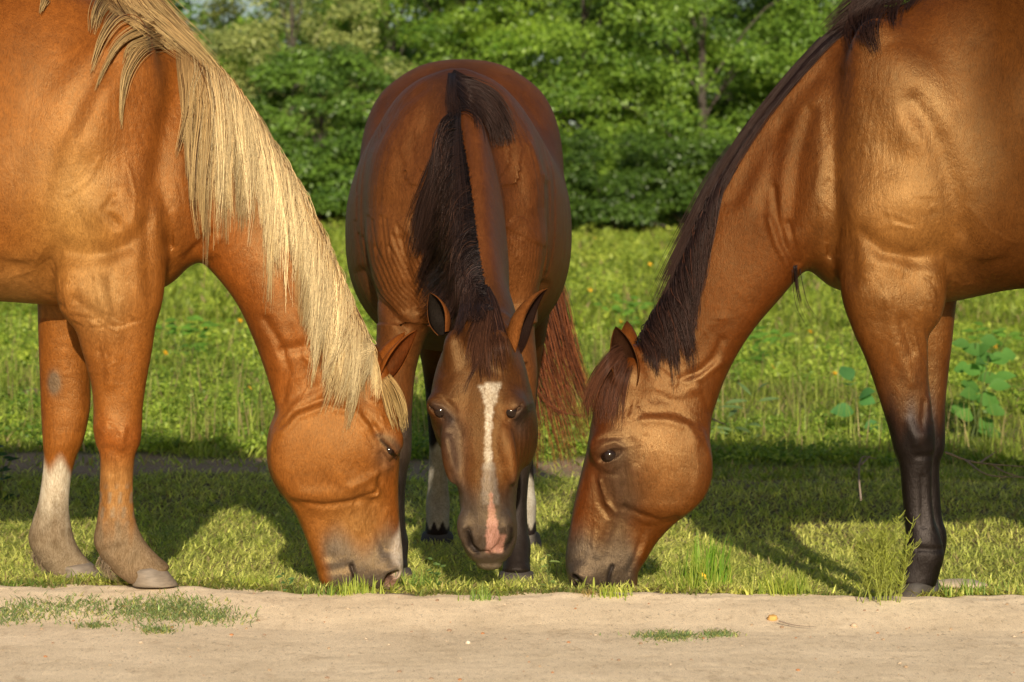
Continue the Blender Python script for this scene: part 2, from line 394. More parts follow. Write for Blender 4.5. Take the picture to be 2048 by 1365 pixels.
def hoof_rings(toe, heel, hw, yc, z0, ht, d, slope=.6, col=None):
    """toe/heel along a-axis at the ground, d = facing sign"""
    nr = 9; K = 28; V = []
    for i in range(nr):
        u = i / (nr - 1); tt = toe - d * slope * ht * u; hh = heel - d * .25 * slope * ht * u + d * .004
        cx = (tt + hh) / 2; hl = abs(tt - hh) / 2 * (1 if u < .97 else .93); w = hw * (1 - .20 * u) * (1 if u < .97 else .93)
        z = z0 + ht * u * 1.0
        for j in range(K):
            f = j * 2 * math.pi / K; back = (math.cos(f) < 0)
            V.append((cx + d * hl * math.cos(f), yc + w * math.sin(f) * (1 if not back else (1 - .12 * abs(math.cos(f)))), z + (.0 if u < .5 else -.25 * (u - .5) * ht * (-d * 0 + (1 - math.cos(f)) * .9))))
    F = [(i * K + j, i * K + (j + 1) % K, (i + 1) * K + (j + 1) % K, (i + 1) * K + j) for i in range(nr - 1) for j in range(K)]
    n = len(V); V.append((np.mean([toe, heel]), yc, z0)); V.append((np.mean([toe, heel]) - d * slope * ht * .7, yc, z0 + ht * .98))
    F += [(n, (j + 2) % K, (j + 1) % K, j) for j in range(0, K, 2)]
    b = (nr - 1) * K; F += [(n + 1, b + j, b + (j + 1) % K, b + (j + 2) % K) for j in range(0, K, 2)]
    return np.array(V, float), np.array(F)
def hind(x0, d, yc, g, k=1.0, top=True):
    r = [(.30, 1.08, -.22, 1.14, .11), (.31, .88, -.22, .93, .10), (.22, .73, -.18, .76, .075), (.05, .63, -.17, .63, .055), (-.04, .55, -.19, .55, .046),
         (-.05, .46, -.155, .46, .038), (-.045, .34, -.12, .34, .030), (-.03, .22, -.105, .22, .034), (-.01, .165, -.10, .155, .040), (.02, .12, -.075, .095, .038), (.045, .075, -.045, .05, .042)]
    return [(x0 + d * a * k, b + g, x0 + d * c * k, e + g, w, yc, 0.0) for a, b, c, e, w in r]
eye_m, N_, L_, P_ = nt('eye_surface'); P_.inputs['Base Color'].default_value = (.012, .006, .004, 1); P_.inputs['Roughness'].default_value = .10; P_.inputs['Specular IOR Level'].default_value = .35
hoof_m, N_, L_, P_ = nt('hoof_horn'); a_ = N_.new('ShaderNodeAttribute'); a_.attribute_name = 'col'
t_ = N_.new('ShaderNodeTexCoord'); mp_ = N_.new('ShaderNodeMapping'); mp_.inputs['Scale'].default_value = (30, 30, 160); L_.new(t_.outputs['Object'], mp_.inputs[0])
n_ = nz(N_, L_, 1, 4, .6, mp_.outputs[0]); r_ = ramp(N_, L_, n_.outputs[0], [(.3, (.7, .7, .7)), (.7, (1.2, 1.2, 1.2))])
L_.new(mixc(N_, L_, 1, a_.outputs['Color'], r_.outputs[0], 'MULTIPLY'), P_.inputs['Base Color']); P_.inputs['Roughness'].default_value = .7
L_.new(bump(N_, L_, n_.outputs[0], .4, .003), P_.inputs['Normal'])
COAT_HAIR = hair_mat('short_hair', .6, .15)
COAT = coat_mat('horse_coat', .44, .45); COAT2 = coat_mat('horse_coat_worn', .46, .46)
def mixa(a, b, t):
    t = np.asarray(t)[:, None]; return a * (1 - t) + np.asarray(b, float)[None] * t
def to_px(x, z, d):
    return np.stack([1024 + x * F_PX / (D0 + d), HOR + (CAM_Z - z) * F_PX / (D0 + d)], 1)
def side_rows(rows, d, yc=0.0, tp=0.0):
    """(topx,topy,botx,boty,w[,yc[,taper]]) in photograph pixels at depth d -> metres"""
    out = []
    for r in rows:
        y = r[5] if len(r) > 5 else yc; t = r[6] if len(r) > 6 else tp
        out.append((PX(r[0], d), PZ(r[1], d), PX(r[2], d), PZ(r[3], d), r[4], y, t))
    return out
def yaw_deform(V, pivot, ang, wfun):
    w = wfun(V); a = ang * w; c = np.cos(a); s = np.sin(a); x = V[:, 0] - pivot[0]; y = V[:, 1] - pivot[1]
    return np.stack([pivot[0] + x * c - y * s, pivot[1] + x * s + y * c, V[:, 2]], 1)
def hoof_col(V, base, z0, dusty=(.30, .23, .16)):
    return mixa(np.tile(np.array(base), (len(V), 1)), dusty, ss(.05, .0, V[:, 2] - z0) * .6)

# ================================================================== 1. chestnut horse (left, facing right)
def build_chestnut():
    Yd = 0.10                                     # depth of its midline
    root = empty('horse', (PX(120, Yd), Yd, 0), 'chestnut horse with a flaxen blond mane, grazing on the left side of the group', 'horse', 'horses grazing nose to nose')
    yN, yO = -.16, .17                            # near / far legs relative to the midline
    fs = 0.5 if DRAFT else 1.0
    xs = axis([(PX(-970), .018), (PX(-60), .0056), (PX(520), .0036), (PX(840), None)]) if not DRAFT else axis([(PX(-970), .03), (PX(-60), .012), (PX(835), None)])
    zs = axis([(-.12, .0038), (.72, .0065), (1.72, None)]) if not DRAFT else axis([(-.12, .010), (1.72, None)])
    ys = axis([(-.37, .0050), (.37, None)]) if not DRAFT else axis([(-.37, .012), (.37, None)])
    f = Field(xs, ys, zs)
    torso = [(350, 400, 352, 520, .07), (330, 210, 338, 566, .155), (270, 60, 285, 590, .195), (190, 0, 215, 598, .225), (90, -40, 120, 610, .235), (-60, -25, -40, 602, .27), (-250, 5, -240, 606, .31), (-470, 12, -460, 585, .315),
             (-640, -25, -620, 540, .30), (-770, -20, -745, 480, .27), (-870, 45, -845, 420, .21), (-925, 130, -905, 340, .11)]
    f.part(side_rows(torso, Yd), 200, .26, .05, 2.3)
    neck = [(235, 18, 300, 540, .16, 0, -.35), (340, 92, 372, 527, .14, 0, -.35), (415, 140, 410, 528, .118, 0, -.35), (488, 222, 446, 562, .095, 0, -.33), (566, 335, 486, 620, .082, 0, -.3), (628, 446, 516, 690, .074, 0, -.25),
            (678, 548, 538, 756, .070, 0, -.2), (715, 630, 551, 806, .070, 0, -.1), (735, 690, 566, 845, .070)]
    f.part(side_rows(neck, Yd), 170, .3, .05, 2.2)
    head = [(752, 692, 590, 800, .060), (772, 738, 552, 850, .078), (789, 790, 545, 880, .092, 0, .05), (797, 845, 545, 915, .101, 0, .12), (799, 890, 549, 945, .100, 0, .10), (798, 935, 562, 975, .088, 0, 0), (797, 975, 580, 1005, .075, 0, -.05),
            (798, 1015, 596, 1038, .064), (801, 1055, 610, 1072, .058), (805, 1095, 622, 1106, .057), (807, 1128, 632, 1138, .058), (805, 1152, 638, 1160, .054), (795, 1170, 648, 1172, .042), (780, 1180, 660, 1179, .025)]
    f.part(side_rows(head, Yd), 170, .22, .03, 3.0, lam_end=.02)
    near = [(322, 520, 140, 560, .075), (320, 590, 142, 610, .080), (311, 650, 152, 655, .072), (303, 705, 166, 705, .062), (293, 760, 181, 760, .054), (286, 810, 187, 808, .049), (284, 845, 187, 850, .049), (281, 880, 192, 885, .047),
            (270, 912, 200, 912, .038), (266, 960, 200, 960, .031), (267, 1010, 198, 1010, .031), (272, 1045, 193, 1045, .035), (284, 1075, 188, 1085, .042), (300, 1098, 205, 1118, .040), (320, 1118, 228, 1142, .038), (338, 1133, 250, 1158, .044)]
    f.part(side_rows(near, Yd + yN, yN), 190, .5, .055, 2.1, lam_end=.02)
    off = [(190, 560, 72, 560, .075), (182, 610, 76, 605, .078), (180, 660, 77, 655, .068), (179, 720, 79, 720, .058), (181, 780, 81, 780, .050), (180, 815, 82, 812, .048), (174, 850, 84, 850, .048), (165, 885, 86, 885, .045),
           (152, 915, 88, 915, .037), (142, 958, 84, 958, .030), (138, 1010, 76, 1008, .030), (141, 1045, 65, 1042, .034), (148, 1078, 57, 1078, .041), (160, 1103, 72, 1113, .040), (178, 1125, 95, 1140, .038), (195, 1140, 118, 1155, .044)]
    f.part(side_rows(off, Yd + yO, yO), 190, .5, .05, 2.1, lam_end=.02)
    hx = PX(-790, Yd)
    f.part(hind(hx, 1, -.15, gr(hx, Yd)), 90, .5, .06, 2.1); f.part(hind(hx - .12, 1, .15, gr(hx, Yd)), 90, .5, .06, 2.1)
    def B(x, y, rx, rz, ry, yc, k=.05, rot=0): f.ball(PX(x, Yd), yc, PZ(y, Yd), rx / 780, ry, rz / 780, k, R(rot))
    B(225, 440, 115, 90, .075, -.17, .07, -20); B(225, 440, 115, 90, .075, .17, .07, 20)       # shoulder point / triceps
    B(240, 250, 70, 210, .06, -.15, .08, -12); B(150, 330, 60, 190, .05, -.185, .08, -25)
    B(240, 250, 70, 210, .06, .15, .08, 12)
    B(285, 560, 50, 75, .06, -.16, .05); B(175, 580, 38, 60, .055, -.18, .045)
    B(638, 905, 92, 92, .034, -.062, .06); B(638, 905, 92, 92, .034, .062, .06)                   # cheeks
    B(770, 880, 26, 30, .026, -.082, .03); B(770, 880, 26, 30, .026, .082, .03)                 # eye sockets
    B(768, 1140, 28, 24, .020, -.048, .025); B(768, 1140, 28, 24, .020, .048, .025)             # nostril rims
    B(700, 960, 14, 55, .014, -.082, .03, 60); B(745, 760, 26, 40, .03, -.055, .03, 0); B(745, 760, 26, 40, .03, .055, .03, 0)
    eyes = []; q = lambda px, py, sg, dd=0.0: (PX(px, Yd), f.surf(PX(px, Yd), PZ(py, Yd), sg) + sg * dd, PZ(py, Yd))
    for sg in (-1, 1):
        e0, e1, e2 = q(752, 880, sg), q(768, 898, sg), q(784, 914, sg); eyes.append(uv_ball((e1[0], e1[1] - sg * .0185, e1[2]), .0158)); f.slot([e0, e1, e2], (.0040, .0064), .004)
        n0, n1, n2 = q(768, 1172, sg), q(772, 1154, sg), q(790, 1146, sg); f.slot([n0, n1, n2], (.005, .0095), .006, 1.3)
    V, F = f.mesh(); del f.F
    P = to_px(V[:, 0], V[:, 2], Yd); N = vnorm(V, F); lat = np.abs(N[:, 1]) ** .7
    feats = [([(112, 560), (150, 500), (190, 508), (235, 512)], 24, -7), ([(235, 512), (285, 496), (318, 455)], 16, -6), ([(60, 540), (100, 470), (130, 380), (150, 300), (190, 220), (240, 140)], 26, -8),
             ([(330, 590), (325, 500), (322, 440), (335, 350), (350, 240), (360, 140)], 18, -9), ([(255, 405), (240, 430), (262, 455)], 9, -6), ([(232, 425)], 30, 7), ([(300, 455)], 26, 5),
             ([(215, 300), (235, 200)], 30, 6), ([(130, 420), (170, 300)], 30, 5), ([(380, 520), (410, 492), (428, 470)], 8, -9), ([(392, 530), (425, 508), (445, 480)], 6, 5), ([(400, 545), (440, 520)], 7, -5),
             ([(560, 700), (610, 690), (650, 720), (660, 760)], 11, -5), ([(585, 640), (620, 720), (640, 780)], 15, 5), ([(560, 800), (570, 740), (555, 690), (530, 640)], 8, -5),
             ([(556, 860), (585, 830), (640, 810), (700, 822), (725, 850)], 9, 4), ([(552, 850), (580, 818), (640, 795)], 8, -6), ([(580, 1002), (640, 1008), (700, 1000), (745, 985)], 8, -7), ([(600, 985), (690, 985)], 16, 5),
             ([(735, 850), (755, 900), (752, 960), (742, 1000)], 7, -4), ([(690, 970), (735, 950), (770, 930)], 8, 4), ([(720, 830), (745, 860)], 8, -5), ([(742, 790)], 12, 5), ([(735, 1010), (750, 1060), (765, 1100)], 10, -4),
             ([(715, 1010), (712, 1060)], 9, 3), ([(660, 1050), (655, 1110)], 11, -4), ([(697, 1128), (704, 1150), (708, 1182)], 3.2, -11, -1), ([(640, 1140), (690, 1130)], 10, -3),
             ([(750, 905), (770, 925), (783, 915)], 5, -5), ([(788, 1146), (775, 1150), (768, 1170)], 6, -16, -1), ([(784, 1160), (776, 1178)], 5, -10, -1), ([(770, 1140), (790, 1132)], 8, 4),
             ([(180, 600), (235, 640), (225, 700)], 10, -4), ([(250, 560), (265, 660), (245, 760)], 12, 4), ([(240, 850)], 22, 6, -1), ([(200, 850), (206, 885)], 8, 4, -1), ([(272, 850), (268, 885)], 7, 4, -1), ([(198, 925), (200, 1040)], 6, 4, -1), ([(225, 890), (250, 890)], 8, -3, -1), ([(212, 960), (212, 1050)], 6, -3, -1), ([(238, 950), (240, 1050)], 8, 2, -1),
             ([(205, 1095), (240, 1085), (285, 1078)], 8, -4, -1), ([(335, 1142), (255, 1160)], 5, 3, -1), ([(160, 640), (200, 655), (270, 650), (305, 640)], 3.5, -1.6, -1), ([(185, 738), (225, 742), (255, 722)], 3, 1.8, -1)]
    for i in range(7): feats.append(([(70 + i * 9, 560 - i * 6), (100 + i * 8, 590), (140 + i * 3, 612 + i)], 3.0, -3.0, -1))
    for i in range(5): feats.append(([(150 + i * 8, 560), (158 + i * 8, 610 + 3 * i)], 3.0, -2.2, -1))
    feats += veins('c')
    V = carve(V, N, P, feats, lat, 1.35); V = smooth(V, F, 1, .35)
    # ---- coat colour (linear), from places on the animal
    n = len(V); x, y = P.T
    base = np.array([.36, .115, .018]); C = np.tile(base, (n, 1))
    C = mixa(C, (.44, .20, .045), .75 * np.exp(-(((x - 190) / 130) ** 2 + ((y - 470) / 150) ** 2)))      # paler fawn shoulder, its sheen put into the colour
    C = mixa(C, (.58, .33, .11), .55 * np.exp(-(((x - 185) / 60) ** 2 + ((y - 400) / 110) ** 2))); C = mixa(C, (.55, .34, .14), .5 * np.exp(-(((x - 235) / 50) ** 2 + ((y - 600) / 70) ** 2)) * (V[:, 1] < 0)); C = mixa(C, (.27, .068, .010), .55 * np.exp(-(((x - 300) / 60) ** 2 + ((y - 300) / 160) ** 2))); C = mixa(C, (.30, .085, .013), .5 * ss(260, 60, y) * ss(330, 250, x))  # pale sheen on shoulder and upper leg painted in, then redder neck and withers
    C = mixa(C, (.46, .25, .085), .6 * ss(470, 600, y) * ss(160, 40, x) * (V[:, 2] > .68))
    C = mixa(C, (.30, .078, .011), .75 * ss(330, 430, x) * ss(850, 780, y))                            # redder neck
    C = mixa(C, (.40, .155, .035), .55 * np.exp(-(((x - 630) / 90) ** 2 + ((y - 900) / 110) ** 2)))
    C = mixa(C, (.42, .22, .075), .6 * np.exp(-(((x - 705) / 70) ** 2 + ((y - 1050) / 60) ** 2)))
    C = mixa(C, (.29, .078, .011), .6 * ss(740, 790, x) * (y > 640))
    C = mixa(C, (.14, .122, .112), .95 * ss(1042, 1112, y + 18 * np.sin(x / 17)) * ss(626, 654, x - .25 * (y - 1100)))        # grey muzzle
    C = mixa(C, (.20, .14, .10), .6 * np.exp(-(((x - 762) / 26) ** 2 + ((y - 905) / 34) ** 2)))                      # bare skin round the eye
    ln = np.exp(-polydist(P, [(750, 878), (764, 892), (786, 917)]) ** 2 / 16); C = mixa(C, (.015, .010, .008), .9 * ln)
    C = mixa(C, (.12, .085, .065), .7 * np.exp(-polydist(P, [(745, 868), (770, 878), (790, 900)]) ** 2 / 60))
    wh = ss(10, 4, np.abs(V[:, 1]) * 790 * .42 - ss(1020, 1130, y) * 15) * ss(770, 788, x) * ss(1025, 1075, y); C = mixa(C, (.78, .68, .62), wh)
    C = mixa(C, (.70, .36, .30), .8 * np.exp(-(((x - 783) / 13) ** 2 + ((y - 1168) / 14) ** 2)))
    legs = (V[:, 2] < PZ(600)) & (x < 400)
    nearleg = legs & (V[:, 1] < 0); offleg = legs & (V[:, 1] >= 0)
    po = to_px(V[:, 0], V[:, 2], Yd + yO); 
    ybr = po[:, 1] + 20 * np.sin(po[:, 0] * .11) - (po[:, 0] - 110) * .7
    C = np.where(offleg[:, None], mixa(C, (.82, .74, .62), ss(905, 945, ybr)), C)                                    # white sock on the far leg
    C = np.where(nearleg[:, None], mixa(C, (.42, .20, .065), ss(890, 950, y) * .8), C); C = np.where(nearleg[:, None], mixa(C, (.26, .22, .18), .6 * ss(.55, .75, .5 + .5 * np.sin(y * .11) * np.sin(x * .31 + y * .04)) * ss(950, 975, y) * ss(1050, 1020, y)), C)
    mud = ss(985, 1080, y + 12 * np.sin(x * .15) + 8 * np.sin(x * .37)); C = np.where(legs[:, None], mixa(C, (.34, .255, .175), mud * .9), C); C = np.where(legs[:, None], mixa(C, (.20, .15, .10), .35 * mud * ss(.45, .8, .5 + .25 * np.sin(x * .13 + 2 * np.sin(y * .07)) + .25 * np.sin(y * .16 + 2 * np.sin(x * .09)))), C)
    C = mixa(C, (.44, .11, .02), .45 * np.exp(-((y - 870) / 35.) ** 2) * nearleg)
    ch = np.exp(-(((po[:, 0] - 115) / 11) ** 2 + ((po[:, 1] - 765) / 19) ** 2)) * offleg; C = mixa(C, (.22, .17, .13), np.clip(ch * 2.2, 0, .9))
    dn = np.exp(-polydist(P, [(697, 1128), (708, 1185)]) ** 2 / 14) * (V[:, 1] < 0); C = mixa(C, (.02, .012, .01), .9 * dn)
    dn = np.exp(-polydist(P, [(786, 1143), (772, 1150), (764, 1168)]) ** 2 / 18) * (V[:, 1] < 0); C = mixa(C, (.03, .015, .012), .85 * dn)
    gloss = np.clip(.72 - .35 * ss(150, 0, x) - .25 * ss(240, 80, y) - mud * legs - .3 * np.exp(-(((x - 640) / 90) ** 2 + ((y - 920) / 90) ** 2)) + .12 * np.sin(x * .03) * np.sin(y * .023), 0, 1)
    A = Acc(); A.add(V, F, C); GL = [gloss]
    inn = np.array([.14, .035, .008]); 
    def put(Vv, Ff, Cc, g=.05): A.add(Vv, Ff, Cc); GL.append(np.full(len(Vv), g))
    ez = lambda px, py, yy: (PX(px, Yd), yy, PZ(py, Yd))
    for sgn in (-1, 1):
        Ve, Fe, ie = ear(ez(744, 762, sgn * .058), ez(821, 655 + (6 if sgn > 0 else 0), sgn * .085), .034, (.35, sgn * 1.0, -.5))
        put(Ve, Fe, mixa(np.tile([.30, .085, .014], (len(Ve), 1)), inn, ie))
    C_all = np.concatenate(A.C); V_all = np.concatenate(A.V); F_all = np.concatenate(A.F)
    wf = lambda v: ss(.95, .62, v[:, 2]) * ss(PX(480), PX(560), v[:, 0])
    piv = (PX(640), 0.0)
    dfm = lambda v: yaw_deform(v, piv, R(12), wf) + np.array([0, Yd, 0])
    V_all = dfm(V_all)
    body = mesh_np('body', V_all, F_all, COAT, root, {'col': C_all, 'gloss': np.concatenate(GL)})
    for e in eyes: mesh_np('eye', dfm(e[0]), e[1], eye_m, root)
    g_ = np.random.default_rng(9); fh = []
    for x0, y0, dd in ((212, 1112, yN), (80, 1100, yO)):
        n_ = 160; t_ = g_.random(n_); r_ = np.stack([PX(x0 + 26 * t_ - 12, Yd + dd), Yd + dd + g_.normal(0, .018, n_), PZ(y0 + 22 * t_, Yd + dd)], 1); s_ = np.linspace(0, 1, 6)
        Q_ = r_[:, None] + s_[None, :, None] * (np.array([.004, 0, -.030]) + g_.normal(0, .006, (n_, 3)))[:, None] - (s_ * (1 - s_))[None, :, None] * np.array([.020, 0, 0]); fh.append(strands(Q_, np.full(n_, .0008), 3, .3, np.tile([.17, .125, .08], (n_, 1)) * np.exp(g_.normal(0, .3, (n_, 1)))))
    for q_ in fh: h = Acc(); h.add(*q_); h.obj('fetlock_hair', COAT_HAIR, root)
    # hooves
    for toe, heel, d, yc, w in ((357, 262, Yd + yN, yN, .058), (212, 122, Yd + yO, yO, .058)):
        z0 = PZ(1171, d) if yc < 0 else PZ(1163, d)
        Vh, Fh = hoof_rings(PX(toe, d), PX(heel, d), w, Yd + yc, z0, .050, 1, .75); h = Acc(); h.add(Vh, Fh, hoof_col(Vh, (.17, .135, .105), z0, (.22, .17, .12))); h.obj('hoof', hoof_m, root)
    for x0, yc in ((hx, -.15), (hx - .12, .15)):
        z0 = float(gr(x0, Yd)); Vh, Fh = hoof_rings(x0 + .10, x0 - .05, .055, Yd + yc, z0, .075, 1); h = Acc(); h.add(Vh, Fh, hoof_col(Vh, (.3, .24, .18), z0)); h.obj('hoof', hoof_m, root)
    bvh = BVHTree.FromPolygons(V_all.tolist(), F_all.tolist())
    return root, body, bvh

# ================================================================== 2. bay horse (right, facing left)
def build_bay():
    Yd = 0.22
    root = empty('horse', (PX(1900, Yd), Yd, 0), 'golden bay horse with black mane and black lower legs, grazing on the right', 'horse', 'horses grazing nose to nose')
    yN, yO = -.15, .16
    xs = axis([(PX(1110), .0036), (PX(1440), .0056), (PX(2110), .018), (PX(3060), None)]) if not DRAFT else axis([(PX(1115), .012), (PX(2110), .03), (PX(3060), None)])
    zs = axis([(-.16, .0038), (.72, .0065), (1.72, None)]) if not DRAFT else axis([(-.16, .010), (1.72, None)])
    ys = axis([(-.37, .0050), (.37, None)]) if not DRAFT else axis([(-.37, .012), (.37, None)])
    f = Field(xs, ys, zs)
    torso = [(1652, 400, 1652, 535, .07), (1672, 215, 1668, 572, .155), (1740, 60, 1722, 588, .195), (1830, 0, 1800, 600, .225), (1920, -45, 1890, 605, .235), (2060, -35, 2045, 578, .265), (2230, -5, 2225, 590, .30), (2450, 5, 2450, 580, .31),
             (2660, -35, 2640, 530, .30), (2790, -30, 2765, 470, .27), (2900, 35, 2880, 410, .21), (2960, 120, 2940, 330, .11)]
    f.part(side_rows(torso, Yd), 200, .26, .05, 2.3)
    neck = [(1760, 20, 1690, 560, .16, 0, -.35), (1668, 78, 1625, 540, .14, 0, -.35), (1582, 168, 1592, 552, .118, 0, -.35), (1510, 262, 1548, 604, .096, 0, -.33), (1446, 362, 1500, 662, .082, 0, -.3), (1396, 462, 1466, 716, .074, 0, -.25),
            (1352, 550, 1440, 772, .070, 0, -.2), (1312, 625, 1424, 822, .070, 0, -.1), (1280, 690, 1412, 858, .070)]
    f.part(side_rows(neck, Yd), 170, .3, .05, 2.2)
    head = [(1256, 692, 1395, 800, .060), (1222, 738, 1412, 858, .078), (1196, 790, 1413, 892, .092, 0, .05), (1183, 845, 1414, 925, .101, 0, .12), (1175, 893, 1412, 957, .099, 0, .10), (1165, 935, 1401, 985, .088), (1156, 972, 1380, 1008, .076, 0, -.05),
            (1148, 1010, 1356, 1032, .065), (1141, 1048, 1334, 1058, .058), (1135, 1083, 1312, 1086, .055), (1131, 1114, 1294, 1116, .056), (1132, 1140, 1278, 1142, .056), (1138, 1162, 1275, 1164, .050), (1152, 1178, 1272, 1178, .036), (1165, 1188, 1262, 1187, .02)]
    f.part(side_rows(head, Yd), 170, .22, .03, 3.0, lam_end=.02)
    near = [(1692, 520, 1868, 560, .075), (1690, 590, 1866, 610, .080), (1703, 650, 1857, 655, .070), (1727, 705, 1855, 705, .062), (1747, 760, 1857, 760, .054), (1763, 810, 1862, 810, .050), (1777, 855, 1866, 855, .049), (1787, 895, 1868, 900, .046),
            (1799, 932, 1864, 932, .037), (1804, 985, 1862, 985, .031), (1808, 1035, 1868, 1035, .032), (1811, 1070, 1880, 1072, .038), (1806, 1105, 1888, 1110, .042), (1797, 1135, 1880, 1142, .040), (1790, 1160, 1872, 1168, .042)]
    f.part(side_rows(near, Yd + yN, yN), 190, .5, .055, 2.1, lam_end=.02)
    off = [(1800, 560, 1918, 560, .075), (1805, 620, 1911, 610, .070), (1808, 680, 1904, 680, .062), (1812, 740, 1897, 740, .055), (1815, 800, 1891, 800, .050), (1815, 850, 1890, 850, .048), (1818, 895, 1889, 895, .045), (1824, 930, 1879, 930, .036),
           (1828, 985, 1880, 985, .030), (1830, 1035, 1884, 1035, .032), (1832, 1065, 1893, 1070, .037), (1826, 1095, 1890, 1105, .040), (1815, 1125, 1880, 1135, .038), (1812, 1140, 1876, 1152, .042)]
    f.part(side_rows(off, Yd + yO, yO), 190, .5, .05, 2.1, lam_end=.02)
    hx = PX(2800, Yd)
    f.part(hind(hx, -1, -.15, gr(hx, Yd)), 90, .5, .06, 2.1); f.part(hind(hx + .12, -1, .15, gr(hx, Yd)), 90, .5, .06, 2.1)
    def B(x, y, rx, rz, ry, yc, k=.05, rot=0): f.ball(PX(x, Yd), yc, PZ(y, Yd), rx / 765, ry, rz / 765, k, R(rot))
    B(1775, 430, 105, 92, .075, -.17, .07, 15); B(1775, 430, 105, 92, .075, .17, .07, 15)
    B(1770, 260, 75, 210, .06, -.15, .08, 12); B(1870, 330, 60, 190, .05, -.185, .08, 25); B(1770, 260, 75, 210, .06, .15, .08, 12)
    B(1725, 560, 48, 70, .06, -.155, .05); B(1835, 590, 34, 62, .055, -.165, .045)
    B(1325, 935, 86, 92, .034, -.060, .06); B(1325, 935, 86, 92, .034, .060, .06)
    B(1214, 893, 34, 30, .026, -.078, .03); B(1214, 893, 34, 30, .026, .078, .03)
    B(1168, 1150, 26, 26, .020, -.046, .025); B(1168, 1150, 26, 26, .020, .046, .025)
    B(1265, 765, 26, 40, .03, -.055, .03); B(1265, 765, 26, 40, .03, .055, .03)
    eyes = []; q = lambda px, py, sg, dd=0.0: (PX(px, Yd), f.surf(PX(px, Yd), PZ(py, Yd), sg) + sg * dd, PZ(py, Yd))
    for sg in (-1, 1):
        e0, e1, e2 = q(1192, 919, sg), q(1216, 907, sg), q(1240, 896, sg); eyes.append(uv_ball((e1[0], e1[1] - sg * .0245, e1[2]), .0240)); f.slot([e0, e1, e2], (.0030, .0135), .004, .8)
        n0, n1, n2 = q(1148, 1150, sg), q(1158, 1162, sg), q(1163, 1184, sg); f.slot([n0, n1, n2], (.005, .0080), .006, 1.4)
    V, F = f.mesh(); del f.F
    P = to_px(V[:, 0], V[:, 2], Yd); N = vnorm(V, F); lat = np.abs(N[:, 1]) ** .7
    feats = [([(1190, 900), (1205, 886), (1228, 880), (1244, 890)], 5, 4), ([(1185, 915), (1192, 928), (1215, 936), (1236, 926)], 5, 3), ([(1186, 880), (1205, 872), (1240, 870)], 4, -3), ([(1200, 945), (1230, 945)], 4, -2.5), ([(1698, 470), (1740, 508), (1800, 518)], 15, -8), ([(1800, 518), (1850, 505), (1885, 470)], 22, -6), ([(1880, 470), (1900, 520), (1905, 570)], 16, 5), ([(1930, 540), (1895, 470), (1870, 380), (1845, 300), (1800, 220)], 26, -9), ([(1678, 560), (1676, 500), (1660, 440), (1650, 380), (1650, 300), (1665, 160)], 17, -10),
             ([(1785, 400)], 48, 7), ([(1800, 290)], 30, 5), ([(1745, 440), (1790, 455), (1835, 430)], 5, -1.5, -1), ([(1560, 250), (1545, 300), (1520, 420)], 16, -5), ([(1610, 230), (1585, 330), (1570, 450)], 16, -7), ([(1640, 300), (1600, 480)], 18, 4),
             ([(1583, 530), (1560, 490), (1545, 440), (1540, 380)], 7, -6), ([(1572, 540), (1545, 490), (1530, 440)], 6, 4), ([(1592, 528), (1578, 490), (1566, 450)], 5, -5), ([(1700, 50), (1600, 150), (1500, 275), (1430, 400), (1395, 490)], 12, 6), ([(1640, 140), (1540, 270), (1465, 400)], 16, -4),
             ([(1358, 760), (1400, 740), (1425, 715), (1440, 680)], 9, -8), ([(1345, 765), (1395, 755), (1440, 725)], 8, 5), ([(1380, 690), (1410, 650), (1440, 640)], 12, 4), ([(1300, 770), (1350, 790), (1400, 770)], 11, 4), ([(1400, 770), (1415, 820)], 7, -5),
             ([(1283, 838), (1330, 838), (1370, 850), (1390, 880)], 9, 5), ([(1290, 822), (1350, 822), (1400, 850)], 8, -4), ([(1380, 880), (1392, 940), (1380, 985)], 9, 3), ([(1352, 1034), (1320, 1040), (1280, 1026), (1245, 1012)], 7, -8), ([(1290, 1010), (1350, 1010)], 14, 4),
             ([(1200, 960), (1212, 1000), (1228, 1022)], 5, 6, -1), ([(1188, 945), (1196, 1000), (1215, 1030)], 6, -4), ([(1225, 990), (1240, 960), (1245, 930)], 8, -4), ([(1285, 870), (1270, 920), (1262, 880)], 9, -3), ([(1268, 800), (1258, 830), (1272, 815)], 5, 4, -1),
             ([(1245, 1020), (1225, 1070), (1215, 1110)], 10, -5), ([(1215, 1030), (1195, 1070), (1180, 1110)], 10, 4), ([(1290, 1050), (1270, 1110), (1255, 1140)], 6, -5), ([(1300, 1060), (1280, 1110)], 8, 3), ([(1223, 1129), (1217, 1145), (1214, 1185)], 3.2, -11, -1),
             ([(1148, 1150), (1156, 1160), (1162, 1186)], 4.5, -16, -1), ([(1140, 1160), (1150, 1185)], 6, -6, -1), ([(1150, 1142), (1170, 1150), (1178, 1175)], 6, 4),
             ([(1750, 600), (1770, 700), (1800, 760)], 12, 4), ([(1815, 620), (1830, 700), (1838, 735), (1853, 735)], 4, 2.2, -1), ([(1800, 700), (1780, 640)], 9, -4), ([(1837, 790), (1848, 860), (1852, 880)], 4, 2.2, -1), ([(1825, 800), (1820, 850)], 6, -3, -1),
             ([(1820, 865)], 20, 7, -1), ([(1795, 838), (1808, 880)], 9, 4, -1), ([(1850, 850), (1850, 890)], 8, 4, -1), ([(1812, 905), (1850, 905)], 7, -4, -1), ([(1840, 945), (1842, 1040)], 7, 3, -1), ([(1822, 945), (1824, 1040)], 6, -3, -1), ([(1812, 1085), (1880, 1088)], 6, -3, -1)]
    for i in range(6): feats.append(([(1835 + i * 7, 560 - 4 * i), (1848 + i * 5, 590), (1852 + i * 3, 625)], 2.8, -2.6, -1))
    feats += veins('b')
